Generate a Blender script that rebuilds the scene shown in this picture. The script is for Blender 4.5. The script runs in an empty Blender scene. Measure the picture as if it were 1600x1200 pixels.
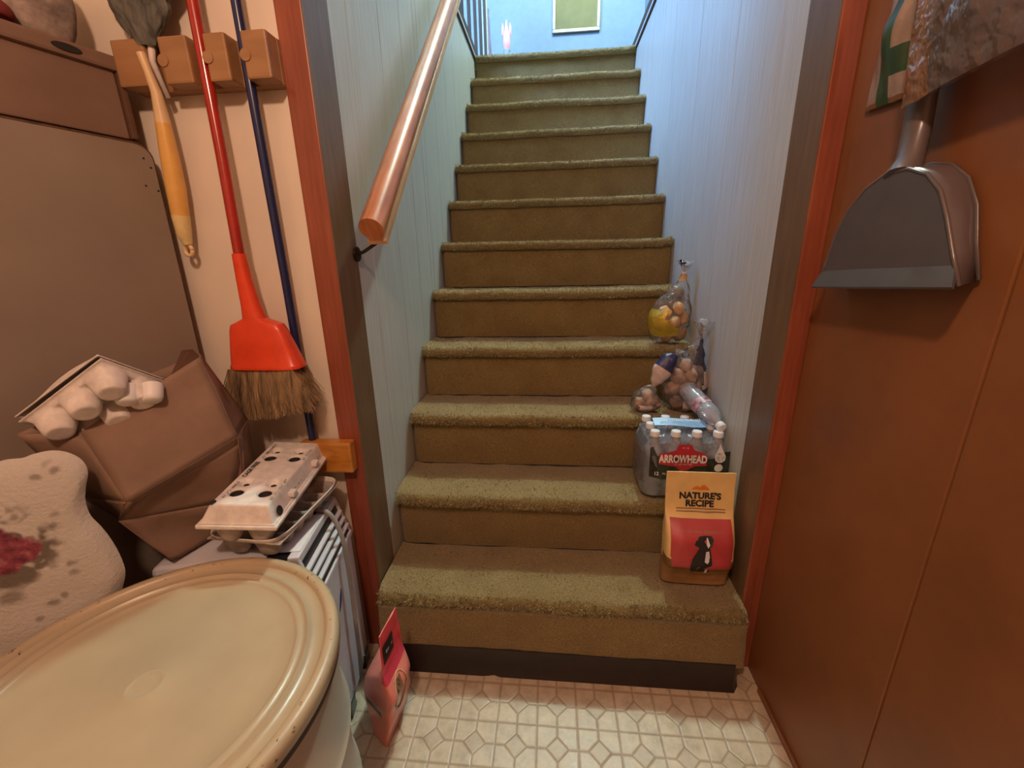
import bpy, bmesh, math, random
from math import sin, cos, pi, radians, sqrt, exp
from mathutils import Vector, Matrix, noise
S = bpy.context.scene
C = S.collection
random.seed(7)
V3 = Vector

# ------------------------------------------------------------------ camera
cd = bpy.data.cameras.new('camera'); cam = bpy.data.objects.new('camera', cd); C.objects.link(cam)
PITCH, YAW, ROLL, FPX = .2906, -.0943, -.0222, 657.22
fw = V3((sin(YAW)*cos(PITCH), cos(YAW)*cos(PITCH), -sin(PITCH)))
rt = V3((cos(YAW), -sin(YAW), 0)); up = rt.cross(fw)
r2 = rt*cos(ROLL) + up*sin(ROLL); u2 = -rt*sin(ROLL) + up*cos(ROLL)
M = Matrix((r2, u2, -fw)).transposed().to_4x4(); M.translation = V3((.4935, -.7367, 1.1326))
cam.matrix_world = M
cd.sensor_fit = 'HORIZONTAL'; cd.sensor_width = 36; cd.lens = 36*FPX/1600
cd.clip_start = .02; cd.clip_end = 50
S.camera = cam
S.view_settings.view_transform = 'Standard'; S.view_settings.look = 'None'
S.view_settings.gamma = 1; S.view_settings.use_curve_mapping = False
S.view_settings.exposure = 0.0

# ------------------------------------------------------------------ light
w = bpy.data.worlds.new('world'); S.world = w; w.use_nodes = True
w.node_tree.nodes['Background'].inputs[0].default_value = (.55, .35, .25, 1)
w.node_tree.nodes['Background'].inputs[1].default_value = .03

def lamp(name, kind, loc, color, power, size=.1, target=None, size_y=None, spread=None):
    d = bpy.data.lights.new(name, kind); d.color = color; d.energy = power
    if kind == 'AREA':
        d.size = size
        if size_y: d.shape = 'RECTANGLE'; d.size_y = size_y
        if spread: d.spread = spread
    else:
        d.shadow_soft_size = size
    o = bpy.data.objects.new(name, d); C.objects.link(o); o.location = loc
    if target: o.rotation_euler = (V3(target)-V3(loc)).to_track_quat('-Z', 'Y').to_euler()
    return o
lamp('stair_lamp', 'POINT', (.92, 2.1, 4.45), (.72, .96, .84), 340, .07)
lamp('basement_lamp', 'POINT', (.32, -.95, 1.95), (1.0, .62, .42), 42, .05)
lamp('hall_window_light', 'AREA', (-1.3, 1.3, 4.0), (.26, .50, 1.0), 270, 1.1, (.6, 2.7, 2.3))
lamp('hall_far_light', 'AREA', (.4, 1.9, 4.5), (.40, .74, 1.0), 3, .8, (.5, 3.4, 2.6))
lamp('hall_back_window_light', 'AREA', (-.1, -.5, 4.2), (.45, .70, 1.0), 30, .8, (.35, 2.5, 2.3))

# ------------------------------------------------------------------ materials
def newmat(name):
    m = bpy.data.materials.new(name); m.use_nodes = True
    nt = m.node_tree; b = nt.nodes['Principled BSDF']
    return m, nt, b
def sock(node, val):
    return val
def coords(nt, kind='Object', scale=(1, 1, 1)):
    tc = nt.nodes.new('ShaderNodeTexCoord'); mp = nt.nodes.new('ShaderNodeMapping')
    mp.inputs['Scale'].default_value = scale
    nt.links.new(tc.outputs[kind], mp.inputs[0]); return mp.outputs[0]
def ramp(nt, src, stops):
    r = nt.nodes.new('ShaderNodeValToRGB')
    while len(r.color_ramp.elements) < len(stops): r.color_ramp.elements.new(.5)
    for e, (p, c) in zip(r.color_ramp.elements, stops):
        e.position = p; e.color = (c[0], c[1], c[2], 1) if not isinstance(c, (int, float)) else (c, c, c, 1)
    nt.links.new(src, r.inputs[0]); return r.outputs[0]
def ntex(nt, vec, scale, detail=4, rough=.6):
    n = nt.nodes.new('ShaderNodeTexNoise'); n.inputs['Scale'].default_value = scale
    n.inputs['Detail'].default_value = detail; n.inputs['Roughness'].default_value = rough
    nt.links.new(vec, n.inputs['Vector']); return n.outputs['Fac']
def mixc(nt, fac, a, b):
    m = nt.nodes.new('ShaderNodeMix'); m.data_type = 'RGBA'
    for s, v in ((0, fac), (6, a), (7, b)):
        if isinstance(v, (int, float)): m.inputs[s].default_value = v
        elif isinstance(v, tuple): m.inputs[s].default_value = (*v[:3], 1)
        else: nt.links.new(v, m.inputs[s])
    return m.outputs[2]
def bump(nt, b, h, strength=.3, dist=.002):
    n = nt.nodes.new('ShaderNodeBump'); n.inputs['Strength'].default_value = strength
    n.inputs['Distance'].default_value = dist
    nt.links.new(h, n.inputs['Height']); nt.links.new(n.outputs[0], b.inputs['Normal'])
def plain(name, col, rough=.5, metal=0, var=.12, vscale=20, stretch=(1, 1, 1), bmp=0, bscale=60, bdist=.001, spec=.5, coat=0, sheen=0):
    m, nt, b = newmat(name)
    vec = coords(nt, 'Object', stretch)
    f = ntex(nt, vec, vscale)
    c2 = tuple(max(0, x*(1-var*2)) for x in col); c1 = tuple(min(1, x*(1+var)) for x in col)
    nt.links.new(ramp(nt, f, [(.3, c2), (.7, c1)]), b.inputs['Base Color'])
    b.inputs['Roughness'].default_value = rough; b.inputs['Metallic'].default_value = metal
    b.inputs['Specular IOR Level'].default_value = spec
    b.inputs['Coat Weight'].default_value = coat; b.inputs['Coat Roughness'].default_value = .12
    b.inputs['Sheen Weight'].default_value = sheen
    if bmp: bump(nt, b, ntex(nt, vec, bscale, 6), bmp, bdist)
    return m
def film(name, tint, opac, rough=.12, wr=.5, wscale=30, gl=(1, 1, 1), wdist=.01, lw=.25):
    """thin clear plastic film: transparent with glossy creases and a little milky diffuse"""
    m = bpy.data.materials.new(name); m.use_nodes = True; nt = m.node_tree
    for n in list(nt.nodes): nt.nodes.remove(n)
    out = nt.nodes.new('ShaderNodeOutputMaterial')
    tr = nt.nodes.new('ShaderNodeBsdfTransparent'); tr.inputs[0].default_value = (*[min(1, .75+.25*t) for t in tint], 1)
    gs = nt.nodes.new('ShaderNodeBsdfGlossy'); gs.inputs['Roughness'].default_value = rough; gs.inputs[0].default_value = (*gl, 1)
    df = nt.nodes.new('ShaderNodeBsdfDiffuse'); df.inputs[0].default_value = (*tint, 1)
    vec = coords(nt, 'Object')
    h = ntex(nt, vec, wscale, 3, .55)
    bp = nt.nodes.new('ShaderNodeBump'); bp.inputs['Strength'].default_value = wr; bp.inputs['Distance'].default_value = wdist
    nt.links.new(h, bp.inputs['Height'])
    for n in (gs, df): nt.links.new(bp.outputs[0], n.inputs['Normal'])
    lwt = nt.nodes.new('ShaderNodeLayerWeight'); lwt.inputs[0].default_value = lw
    nt.links.new(bp.outputs[0], lwt.inputs['Normal'])
    m1 = nt.nodes.new('ShaderNodeMixShader'); m1.inputs[0].default_value = opac
    nt.links.new(tr.outputs[0], m1.inputs[1]); nt.links.new(df.outputs[0], m1.inputs[2])
    m2 = nt.nodes.new('ShaderNodeMixShader'); nt.links.new(lwt.outputs['Fresnel'], m2.inputs[0])
    nt.links.new(m1.outputs[0], m2.inputs[1]); nt.links.new(gs.outputs[0], m2.inputs[2])
    nt.links.new(m2.outputs[0], out.inputs[0])
    return m

def carpet_mat():
    m, nt, b = newmat('carpet')
    vec = coords(nt)
    f = ntex(nt, vec, 320, 3, .7); g = ntex(nt, vec, 9, 4, .6)
    a = ramp(nt, f, [(.3, (.13, .085, .026)), (.52, (.28, .19, .068)), (.75, (.44, .33, .14))])
    c = mixc(nt, ramp(nt, g, [(.35, .0), (.75, .55)]), a, (.16, .095, .030))
    nt.links.new(c, b.inputs['Base Color']); b.inputs['Roughness'].default_value = 1
    b.inputs['Specular IOR Level'].default_value = .08; b.inputs['Sheen Weight'].default_value = .3
    bump(nt, b, f, .9, .005)
    return m
def wall_panel_mat():
    m, nt, b = newmat('stair_wall_panel')
    vec = coords(nt, 'Object', (60, 60, 1.2))
    f = ntex(nt, vec, 4, 5, .65)
    nt.links.new(ramp(nt, f, [(.3, (.40, .40, .365)), (.6, (.52, .525, .49)), (.8, (.60, .61, .57))]), b.inputs['Base Color'])
    b.inputs['Roughness'].default_value = .42; b.inputs['Specular IOR Level'].default_value = .4
    bump(nt, b, f, .12, .001)
    return m
def wood_mat(name, dark, mid, light, rough=.35, stretch=(14, 14, 1.6), coat=.25, scale=3, ring=.08):
    m, nt, b = newmat(name)
    vec = coords(nt, 'Object', stretch)
    f = ntex(nt, vec, scale, 6, .6)
    wv = nt.nodes.new('ShaderNodeTexWave'); wv.inputs['Scale'].default_value = scale*.6
    wv.inputs['Distortion'].default_value = 7; wv.inputs['Detail'].default_value = 3
    nt.links.new(vec, wv.inputs['Vector'])
    mx = mixc(nt, ring, f, wv.outputs['Fac'])
    nt.links.new(ramp(nt, mx, [(.25, dark), (.5, mid), (.8, light)]), b.inputs['Base Color'])
    b.inputs['Roughness'].default_value = rough; b.inputs['Coat Weight'].default_value = coat
    b.inputs['Coat Roughness'].default_value = .2
    bump(nt, b, mx, .06, .0005)
    return m
def vinyl_mat():
    """embossed sheet vinyl: 0.1016 m squares, a diamond on alternate crossings"""
    m, nt, b = newmat('vinyl_floor')
    tc = nt.nodes.new('ShaderNodeTexCoord'); sp = nt.nodes.new('ShaderNodeSeparateXYZ')
    nt.links.new(tc.outputs['Object'], sp.inputs[0])
    def mth(op, *a):
        n = nt.nodes.new('ShaderNodeMath'); n.operation = op
        for i, v in enumerate(a):
            if isinstance(v, (int, float)): n.inputs[i].default_value = v
            else: nt.links.new(v, n.inputs[i])
        return n.outputs[0]
    P = .1016
    # offset: diamonds centred at x=.312+k*P, y=.087+k*P
    def cell(o, off):
        t = mth('DIVIDE', mth('SUBTRACT', o, off), P)
        return mth('SUBTRACT', t, mth('ROUND', t))        # -.5..+.5 of a period
    u = cell(sp.outputs[0], .312); v = cell(sp.outputs[1], .087)
    au, av = mth('ABSOLUTE', u), mth('ABSOLUTE', v)
    dsum = mth('ADD', au, av)
    def line(expr, wdt=.05):      # 1 on the line
        return mth('SUBTRACT', 1, mth('SMOOTH_MIN', 1, mth('DIVIDE', expr, wdt), .0))
    diamond = line(mth('ABSOLUTE', mth('SUBTRACT', dsum, .27)))
    inside = mth('LESS_THAN', dsum, .27)
    cross = mth('MAXIMUM', line(au, .045), line(av, .045))
    cross = mth('MULTIPLY', cross, mth('SUBTRACT', 1, inside))
    half = mth('MAXIMUM', line(mth('SUBTRACT', .5, au), .045), line(mth('SUBTRACT', .5, av), .045))
    grout = mth('MAXIMUM', mth('MAXIMUM', diamond, cross), half)
    grout = mth('MAXIMUM', 0, grout)
    vec = coords(nt)
    f = ntex(nt, vec, 26, 5, .65); f2 = ntex(nt, vec, 6, 3)
    base = ramp(nt, f, [(.3, (.40, .31, .22)), (.55, (.56, .46, .34)), (.75, (.66, .57, .44))])
    base = mixc(nt, ramp(nt, f2, [(.4, 0.0), (.8, .35)]), base, (.40, .29, .19))
    dia = mixc(nt, mth('MULTIPLY', inside, .35), base, (.36, .27, .19))
    col = mixc(nt, mth('MULTIPLY', grout, .75), dia, (.27, .18, .12))
    nt.links.new(col, b.inputs['Base Color'])
    nt.links.new(ramp(nt, f, [(.3, .30), (.7, .5)]), b.inputs['Roughness'])
    bump(nt, b, mth('SUBTRACT', mth('MULTIPLY', f, .5), grout), .5, .0015)
    return m
def worn_mat(name, col, chip, thr=.70, rough=.38, scale=14, stain=None):
    m, nt, b = newmat(name)
    vec = coords(nt)
    f = ntex(nt, vec, scale*4, 5, .7); g = ntex(nt, vec, scale*.5, 3, .5)
    s = ramp(nt, f, [(thr, 0.0), (thr+.015, 1.0)])
    b1 = ramp(nt, g, [(.3, tuple(x*.86 for x in col)), (.7, col)])
    if stain: b1 = mixc(nt, ramp(nt, ntex(nt, vec, 5, 6, .7), [(.5, 0.), (.8, .6)]), b1, stain)
    nt.links.new(mixc(nt, s, b1, chip), b.inputs['Base Color'])
    b.inputs['Roughness'].default_value = rough
    bump(nt, b, g, .15, .002)
    return m
def floral_mat(name, base, roses, rough=.95, sprigs=(), dark=(.10, .075, .05)):
    """printed fleece: roses and leaf sprays at given places of the print (object coordinates)"""
    m, nt, b = newmat(name)
    vec = coords(nt)
    n2 = nt.nodes.new('ShaderNodeTexNoise'); n2.inputs['Scale'].default_value = 28; n2.inputs['Detail'].default_value = 3; nt.links.new(vec, n2.inputs['Vector'])
    add = nt.nodes.new('ShaderNodeVectorMath'); add.operation = 'MULTIPLY_ADD'
    nt.links.new(n2.outputs['Color'], add.inputs[0]); add.inputs[1].default_value = (.05, .05, .05); nt.links.new(vec, add.inputs[2])
    fine = nt.nodes.new('ShaderNodeVectorMath'); fine.operation = 'MULTIPLY_ADD'
    nt.links.new(n2.outputs['Color'], fine.inputs[0]); fine.inputs[1].default_value = (.02, .02, .02); nt.links.new(vec, fine.inputs[2])
    def dist(src, c, o, st=(1, .3, 1)):
        sb = nt.nodes.new('ShaderNodeVectorMath'); sb.operation = 'SUBTRACT'; nt.links.new(src, sb.inputs[0]); sb.inputs[1].default_value = tuple(a+o for a in c)
        mu = nt.nodes.new('ShaderNodeVectorMath'); mu.operation = 'MULTIPLY'; nt.links.new(sb.outputs[0], mu.inputs[0]); mu.inputs[1].default_value = st
        le = nt.nodes.new('ShaderNodeVectorMath'); le.operation = 'LENGTH'; nt.links.new(mu.outputs[0], le.inputs[0]); return le.outputs['Value']
    c = base
    for (p, r) in sprigs:
        c = mixc(nt, ramp(nt, dist(fine.outputs[0], p, .010), [(r*.4, .6), (r*.9, 0.0)]), c, dark)
    petal = ramp(nt, ntex(nt, vec, 55, 3), [(.35, (.12, .015, .03)), (.55, (.28, .045, .08)), (.75, (.42, .18, .18))])
    for (p, r) in roses:
        leaf = ramp(nt, dist(add.outputs[0], p, .025, (1, .3, .8)), [(r*1.25, 1.0), (r*1.55, 0.0)])
        patch = ramp(nt, ntex(nt, vec, 24, 2), [(.44, 0.), (.52, .9)])
        mm = nt.nodes.new('ShaderNodeMath'); mm.operation = 'MULTIPLY'; nt.links.new(leaf, mm.inputs[0]); nt.links.new(patch, mm.inputs[1])
        c = mixc(nt, mm.outputs[0], c, dark)
        c = mixc(nt, ramp(nt, dist(add.outputs[0], p, .025), [(r*.85, 1.0), (r, 0.0)]), c, petal)
    if isinstance(c, tuple): b.inputs['Base Color'].default_value = (*c, 1)
    else: nt.links.new(c, b.inputs['Base Color'])
    b.inputs['Roughness'].default_value = rough
    b.inputs['Sheen Weight'].default_value = .2
    bump(nt, b, ntex(nt, vec, 150, 4), .55, .004)
    return m

CARPET = carpet_mat()
PANEL = wall_panel_mat()
REDW = wood_mat('red_stained_wood', (.17, .038, .018), (.24, .058, .028), (.32, .088, .045), .35)
JAMB = wood_mat('brown_jamb', (.11, .062, .032), (.15, .088, .048), (.20, .12, .065), .45, coat=.1)
RAILW = wood_mat('handrail_wood', (.26, .075, .025), (.46, .16, .06), (.62, .27, .12), .36, (10, 2, 2), .12)
RAILB = wood_mat('handrail_base_wood', (.42, .22, .10), (.55, .32, .16), (.64, .40, .22), .4, (10, 2, 2), .2)
RACKW = wood_mat('rack_wood', (.25, .125, .05), (.31, .16, .068), (.37, .20, .09), .45, (2, 12, 12), .15)
LEDGEW = wood_mat('orange_wood', (.30, .10, .015), (.50, .20, .03), (.62, .30, .06), .3, (3, 14, 14), .4)
DARKW = wood_mat('dark_trim_wood', (.02, .012, .01), (.035, .02, .016), (.06, .035, .025), .75, coat=0)
BWALL = worn_mat('cream_painted_wall', (.78, .68, .56), (.25, .12, .07), .80, .55, 8)
RWALL = plain('brown_hardboard', (.22, .085, .030), .42, 0, .10, 5, bmp=.12, bscale=90)
CEIL = plain('ceiling_paint', (.55, .50, .45), .8)
HALLW = plain('hall_paint', (.155, .22, .29), .7, var=.04)
VINYL = vinyl_mat()
BLACKV = plain('black_vinyl', (.022, .014, .012), .38, 0, .1)
DRUM = worn_mat('cream_enamel', (.44, .355, .235), (.10, .035, .015), .745, .30, 16)
DRUMB = worn_mat('cream_enamel_body', (.46, .39, .31), (.14, .06, .03), .70, .38, 7, (.30, .20, .12))
RIM = worn_mat('chipped_rim', (.45, .35, .225), (.05, .02, .012), .635, .35, 22)
RUST = plain('dark_rust', (.035, .018, .012), .6)
BOARD = worn_mat('tan_board', (.27, .215, .17), (.16, .08, .045), .82, .40, 10)
BOARDE = plain('worn_brown_edge', (.10, .045, .02), .7, 0, .3, 40)
KRAFT = plain('kraft_paper', (.25, .155, .108), .75, 0, .12, 6, bmp=.3, bscale=12, bdist=.006)
CARDB = plain('cardboard', (.19, .115, .08), .75, 0, .10, 6)
CARDD = plain('cardboard_dark_edge', (.11, .05, .028), .8)
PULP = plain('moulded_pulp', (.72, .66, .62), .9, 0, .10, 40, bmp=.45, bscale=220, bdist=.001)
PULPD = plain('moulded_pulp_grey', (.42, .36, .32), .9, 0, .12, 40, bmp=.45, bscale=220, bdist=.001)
DUMMY = None
HOLE = plain('black_opening', (.012, .009, .008), .8)
INK = plain('black_ink', (.02, .02, .02), .6)
GREENINK = plain('green_ink', (.05, .22, .10), .6)
EGG = plain('white_egg', (.78, .76, .74), .45, 0, .03)
WHITEP = plain('white_plastic', (.62, .62, .68), .35, 0, .04)
BLACKP = plain('black_plastic', (.015, .017, .022), .3, 0, .05)
GREYC = plain('grey_cord', (.28, .27, .26), .45)
PAPER = plain('white_paper', (.75, .76, .80), .7, 0, .03)
PAPERB = plain('pale_blue_paper', (.45, .62, .70), .6, 0, .1)
NAVYINK = plain('navy_ink', (.02, .03, .16), .5)
REDP = plain('red_plastic', (.74, .065, .020), .32, 0, .08)
REDH = plain('red_handle', (.36, .02, .012), .22, 0, .1, coat=.5)
BLUEH = worn_mat('blue_handle', (.014, .022, .085), (.32, .2, .15), .76, .25, 12)
STRAW = plain('straw', (.30, .195, .10), .85, 0, .4, 90, (1, 1, .1))
YELP = plain('yellow_plastic', (.70, .50, .28), .30, 0, .06)
YELG = plain('amber_grip', (.70, .40, .11), .30, 0, .08)
WHT = plain('white_plastic_stem', (.66, .58, .54), .35)
DUSTG = plain('grey_green_bristle', (.13, .13, .115), .9, 0, .35, 60, (1, 1, .2), bmp=.6, bscale=90, bdist=.006)
PAN = plain('grey_plastic', (.085, .080, .088), .28, 0, .06, spec=.6)
PANS = plain('grey_plastic_side', (.11, .085, .085), .28, 0, .06, spec=.6)
WIRE = plain('dark_metal', (.05, .03, .025), .35, .8)
def _p(t, z): return (-.306-.866*t+.39+.013, -.152-.5*t+.20-.022, z-.42)
FLORAL = floral_mat('rose_fleece', (.53, .50, .46), [(_p(.128, .690), .043)], sprigs=[(_p(.034, .812), .009), (_p(.058, .808), .009), (_p(.044, .826), .006), (_p(.094, .745), .008), (_p(.115, .75), .008),
    (_p(.055, .715), .010), (_p(.050, .735), .006), (_p(.05, .640), .009), (_p(.048, .620), .007), (_p(.092, .572), .010), (_p(.075, .582), .008), (_p(.11, .548), .008), (_p(.135, .60), .020), (_p(.09, .70), .012), (_p(.108, .706), .012), (_p(.14, .765), .008)])
FLOR2 = plain('spotted_cloth', (.34, .27, .23), .9, 0, .35, 26, bmp=.3, bscale=60)
REDCL = plain('dark_red_cloth', (.22, .03, .035), .9)
PILE = plain('carpet_pile', (.42, .35, .17), 1, 0, .38, 90, spec=.1)

# ------------------------------------------------------------------ helpers
def mesh_obj(name, Vs, Fs, mats, parent=None, fm=None, smooth=False, origin=None, mods=None, label=None, angle=None):
    me = bpy.data.meshes.new(name)
    Vs = [V3(v) for v in Vs]
    if parent is not None: org = parent.location.copy()
    elif origin is not None: org = V3(origin)
    else:
        xs = [v.x for v in Vs]; ys = [v.y for v in Vs]; zs = [v.z for v in Vs]
        org = V3(((min(xs)+max(xs))/2, (min(ys)+max(ys))/2, min(zs)))
    me.from_pydata([tuple(v-org) for v in Vs], [], [tuple(f) for f in Fs])
    if not isinstance(mats, (list, tuple)): mats = [mats]
    for m in mats: me.materials.append(m)
    if fm: me.polygons.foreach_set('material_index', fm)
    if smooth: me.polygons.foreach_set('use_smooth', [True]*len(me.polygons))
    me.update()
    o = bpy.data.objects.new(name, me); C.objects.link(o)
    if parent is not None: o.parent = parent
    else: o.location = org
    if angle: 
        try: me.set_sharp_from_angle(angle=radians(angle))
        except Exception: pass
    for k, kw in (mods or []):
        md = o.modifiers.new(k.lower(), k)
        for a, b in kw.items(): setattr(md, a, b)
    if label: o['label'] = label
    return o
def sub(name, Vs, Fs, mats, part, **k):
    """a sub-part: child of a part whose own parent is the thing"""
    root = part.parent
    o = mesh_obj(name, Vs, Fs, mats, parent=root, **k)
    o.parent = part
    return o
def thing(name, label, cat, loc, group=None):
    o = bpy.data.objects.new(name, None); C.objects.link(o); o.location = loc
    o.empty_display_size = .05
    o['label'] = label; o['category'] = cat
    if group: o['group'] = group
    return o
def tag(o, label, cat, group=None, kind=None):
    o['label'] = label; o['category'] = cat
    if group: o['group'] = group
    if kind: o['kind'] = kind
    return o
def struct(o): o['kind'] = 'structure'; return o
class MB:
    def __init__(s): s.V = []; s.F = []; s.m = []
    def add(s, Vs, Fs, mi=0):
        n = len(s.V); s.V += [V3(v) for v in Vs]; s.F += [tuple(i+n for i in f) for f in Fs]; s.m += [mi]*len(Fs); return s
    def box(s, a, b, mi=0, T=None, bev=0):
        (x0, y0, z0), (x1, y1, z1) = a, b
        if bev:
            bm = bmesh.new(); bmesh.ops.create_cube(bm, size=1)
            for v in bm.verts: v.co = V3(((x0+x1)/2+v.co.x*(x1-x0), (y0+y1)/2+v.co.y*(y1-y0), (z0+z1)/2+v.co.z*(z1-z0)))
            bmesh.ops.bevel(bm, geom=bm.edges[:], offset=bev, segments=2, affect='EDGES', profile=.6)
            bm.verts.ensure_lookup_table()
            Vs = [v.co.copy() for v in bm.verts]; Fs = [[v.index for v in f.verts] for f in bm.faces]; bm.free()
        else:
            Vs = [V3((x, y, z)) for x in (x0, x1) for y in (y0, y1) for z in (z0, z1)]
            Fs = [(0, 1, 3, 2), (4, 6, 7, 5), (0, 4, 5, 1), (2, 3, 7, 6), (0, 2, 6, 4), (1, 5, 7, 3)]
        if T: Vs = [T @ v for v in Vs]
        return s.add(Vs, Fs, mi)
    def tube(s, pts, rad, n=12, mi=0, cap=True, flat=None):
        pts = [V3(p) for p in pts]
        if not isinstance(rad, (list, tuple)): rad = [rad]*len(pts)
        Vs = []; Fs = []; u = None
        for i, p in enumerate(pts):
            d = (pts[min(i+1, len(pts)-1)]-pts[max(i-1, 0)]).normalized()
            if u is None: u = d.orthogonal().normalized()
            else:
                u = (u - d*u.dot(d)); u = u.normalized() if u.length > 1e-6 else d.orthogonal().normalized()
            v = d.cross(u)
            for k in range(n):
                a = 2*pi*k/n; q = u*cos(a)+v*sin(a)
                if flat: q = V3((q.x*flat[0], q.y*flat[1], q.z*flat[2]))
                Vs.append(p + q*rad[i])
        for i in range(len(pts)-1):
            for k in range(n): Fs.append((i*n+k, i*n+(k+1) % n, (i+1)*n+(k+1) % n, (i+1)*n+k))
        if cap:
            Fs.append(tuple(range(n))[::-1]); Fs.append(tuple(range((len(pts)-1)*n, len(pts)*n)))
        return s.add(Vs, Fs, mi)
    def lathe(s, prof, c=(0, 0, 0), n=48, mi=0, T=None):
        Vs = []; Fs = []
        for r, z in prof:
            for k in range(n):
                a = 2*pi*k/n; Vs.append(V3((c[0]+r*cos(a), c[1]+r*sin(a), c[2]+z)))
        for i in range(len(prof)-1):
            for k in range(n): Fs.append((i*n+k, i*n+(k+1) % n, (i+1)*n+(k+1) % n, (i+1)*n+k))
        if T: Vs = [T @ v for v in Vs]
        return s.add(Vs, Fs, mi)
    def grid(s, f, nu, nv, mi=0, mf=None):
        n = len(s.V)
        for j in range(nv+1):
            for i in range(nu+1): s.V.append(V3(f(i/nu, j/nv)))
        for j in range(nv):
            for i in range(nu):
                a = n+j*(nu+1)+i; s.F.append((a, a+1, a+nu+2, a+nu+1)); s.m.append(mf((i+.5)/nu, (j+.5)/nv) if mf else mi)
        return s
    def prism(s, poly, ext, mi=0, T=None):
        """poly: list of 3-D points, ext: extrusion vector"""
        n = len(poly); e = V3(ext)
        Vs = [V3(p) for p in poly]+[V3(p)+e for p in poly]
        if T: Vs = [T @ v for v in Vs]
        Fs = [tuple(range(n))[::-1], tuple(range(n, 2*n))]+[(i, (i+1) % n, n+(i+1) % n, n+i) for i in range(n)]
        return s.add(Vs, Fs, mi)
    def build(s, name, mats, parent=None, **k):
        return mesh_obj(name, s.V, s.F, mats, parent, fm=s.m if isinstance(mats, (list, tuple)) else None, **k)
    def build_sub(s, name, mats, part, **k):
        return sub(name, s.V, s.F, mats, part, fm=s.m if isinstance(mats, (list, tuple)) else None, **k)
def frame(o, ex, ey, ez):
    m = Matrix((V3(ex), V3(ey), V3(ez))).transposed().to_4x4(); m.translation = V3(o); return m
def orth(o, ex, hint):
    ex = V3(ex).normalized(); ez = ex.cross(V3(hint)).normalized(); ey = ez.cross(ex); return frame(o, ex, ey, ez)
def text2d(txt, size, bold=.0, xs=1):
    cu = bpy.data.curves.new('lettering', 'FONT'); cu.body = txt; cu.size = size; cu.offset = bold
    cu.align_x = 'CENTER'; cu.align_y = 'CENTER'; cu.resolution_u = 3
    o = bpy.data.objects.new('lettering', cu); C.objects.link(o)
    dg = bpy.context.evaluated_depsgraph_get(); dg.update()
    me = bpy.data.meshes.new_from_object(o.evaluated_get(dg))
    Vs = [(v.co.x*xs, v.co.y) for v in me.vertices]; Fs = [tuple(p.vertices) for p in me.polygons]
    bpy.data.objects.remove(o); bpy.data.curves.remove(cu); bpy.data.meshes.remove(me)
    return Vs, Fs
def put_text(mb, txt, size, mp, mi=0, bold=0, xs=1):
    """mp maps flat lettering coordinates (x, y) to a point on the surface"""
    Vs, Fs = text2d(txt, size, bold, xs)
    mb.add([mp(x, y) for x, y in Vs], Fs, mi)
def nz(p, s): return noise.noise(V3(p)*s)

def put_marks(mb, width, size, mp, mi=0, seed=1):
    """a line of print too small to read: rows of little letter strokes"""
    rnd = random.Random(seed); x = -width/2
    while x < width/2-size*.3:
        if rnd.random() < .16: x += size*.35; continue
        w_ = size*rnd.uniform(.12, .22); h = size*rnd.choice((.28, .28, .38))
        for a in (0, size*.30):
            mb.add([mp(x+a, -h), mp(x+a+w_*.6, -h), mp(x+a+w_*.6, h), mp(x+a, h)], [(0, 1, 2, 3)], mi)
        if rnd.random() < .6: mb.add([mp(x, h*.6), mp(x+size*.4, h*.6), mp(x+size*.4, h), mp(x, h)], [(0, 1, 2, 3)], mi)
        x += size*.62
# ------------------------------------------------------------------ the setting
W = 1.015; Z0 = .035; RUN = .2; RISE = .195; NS = 12
def nos(n): return RUN*n, Z0+RISE*n
TOPZ = nos(NS)[1]                                      # 2.375
def slab(name, a, b, m, **k): return struct(MB().box(a, b, **k).build(name, m))
slab('floor', (-.9, -2.2, -.05), (1.06, .40, 0), VINYL)
# fix floor object coordinates so the vinyl pattern sits in world space
fl = bpy.data.objects['floor']
off = fl.location.copy()
for v in fl.data.vertices: v.co += off
fl.location = (0, 0, 0)
slab('wall_left', (-.80, -2.2, 0), (-.75, .25, 2.32), BWALL)
slab('wall_back', (-.8, -2.25, 0), (1.1, -2.2, 2.32), BWALL)
slab('ceiling', (-.8, -2.2, 2.32), (1.1, .25, 2.36), CEIL)
MBf = MB(); MBf.box((-.80, .25, 0), (-.001, .345, 2.36)); MBf.box((-.001, .25, 2.08), (W+.001, .345, 2.36)); 
struct(MBf.build('wall_front', BWALL))
# brown hardboard wall on the right with its seam
mb = MB(); mb.box((1.06, -2.2, 0), (1.10, -.1545, 2.32), bev=.0025); mb.box((1.06, -.152, 0), (1.10, .25, 2.32), bev=.0025)
mb.box((1.064, -.16, 0), (1.1, -.14, 2.32)); struct(mb.build('wall_right', RWALL))
# stair walls, panels between fine grooves
def stair_wall(name, x0, x1, grooves):
    mb = MB(); ys = [.345]+grooves+[4.1]
    zt = 2.372
    inner = x1 if x0 < .2 else x0; s = -1 if x0 < .2 else 1
    for a, b in zip(ys[:-1], ys[1:]):
        top = 2.62 if b < .8 else zt
        mb.box((min(inner, inner+s*.012), a+.0012, -.02), (max(inner, inner+s*.012), b-.0012, top), bev=.001)
    mb.box((min(inner+s*.0115, inner+s*.06), .345, -.02), (max(inner+s*.0115, inner+s*.06), 4.1, zt))
    mb.box((min(inner+s*.0115, inner+s*.06), .345, zt), (max(inner+s*.0115, inner+s*.06), .80, 2.62))
    return struct(mb.build(name, PANEL))
stair_wall('wall_stair_left', -.06, 0, [.45, .67, .87, 1.03, 1.075, 1.28, 1.50, 1.70, 1.95, 2.2])
stair_wall('wall_stair_right', W, W+.06, [.46, .73, 1.08, 1.45, 1.66, 1.9, 2.15])
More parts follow.
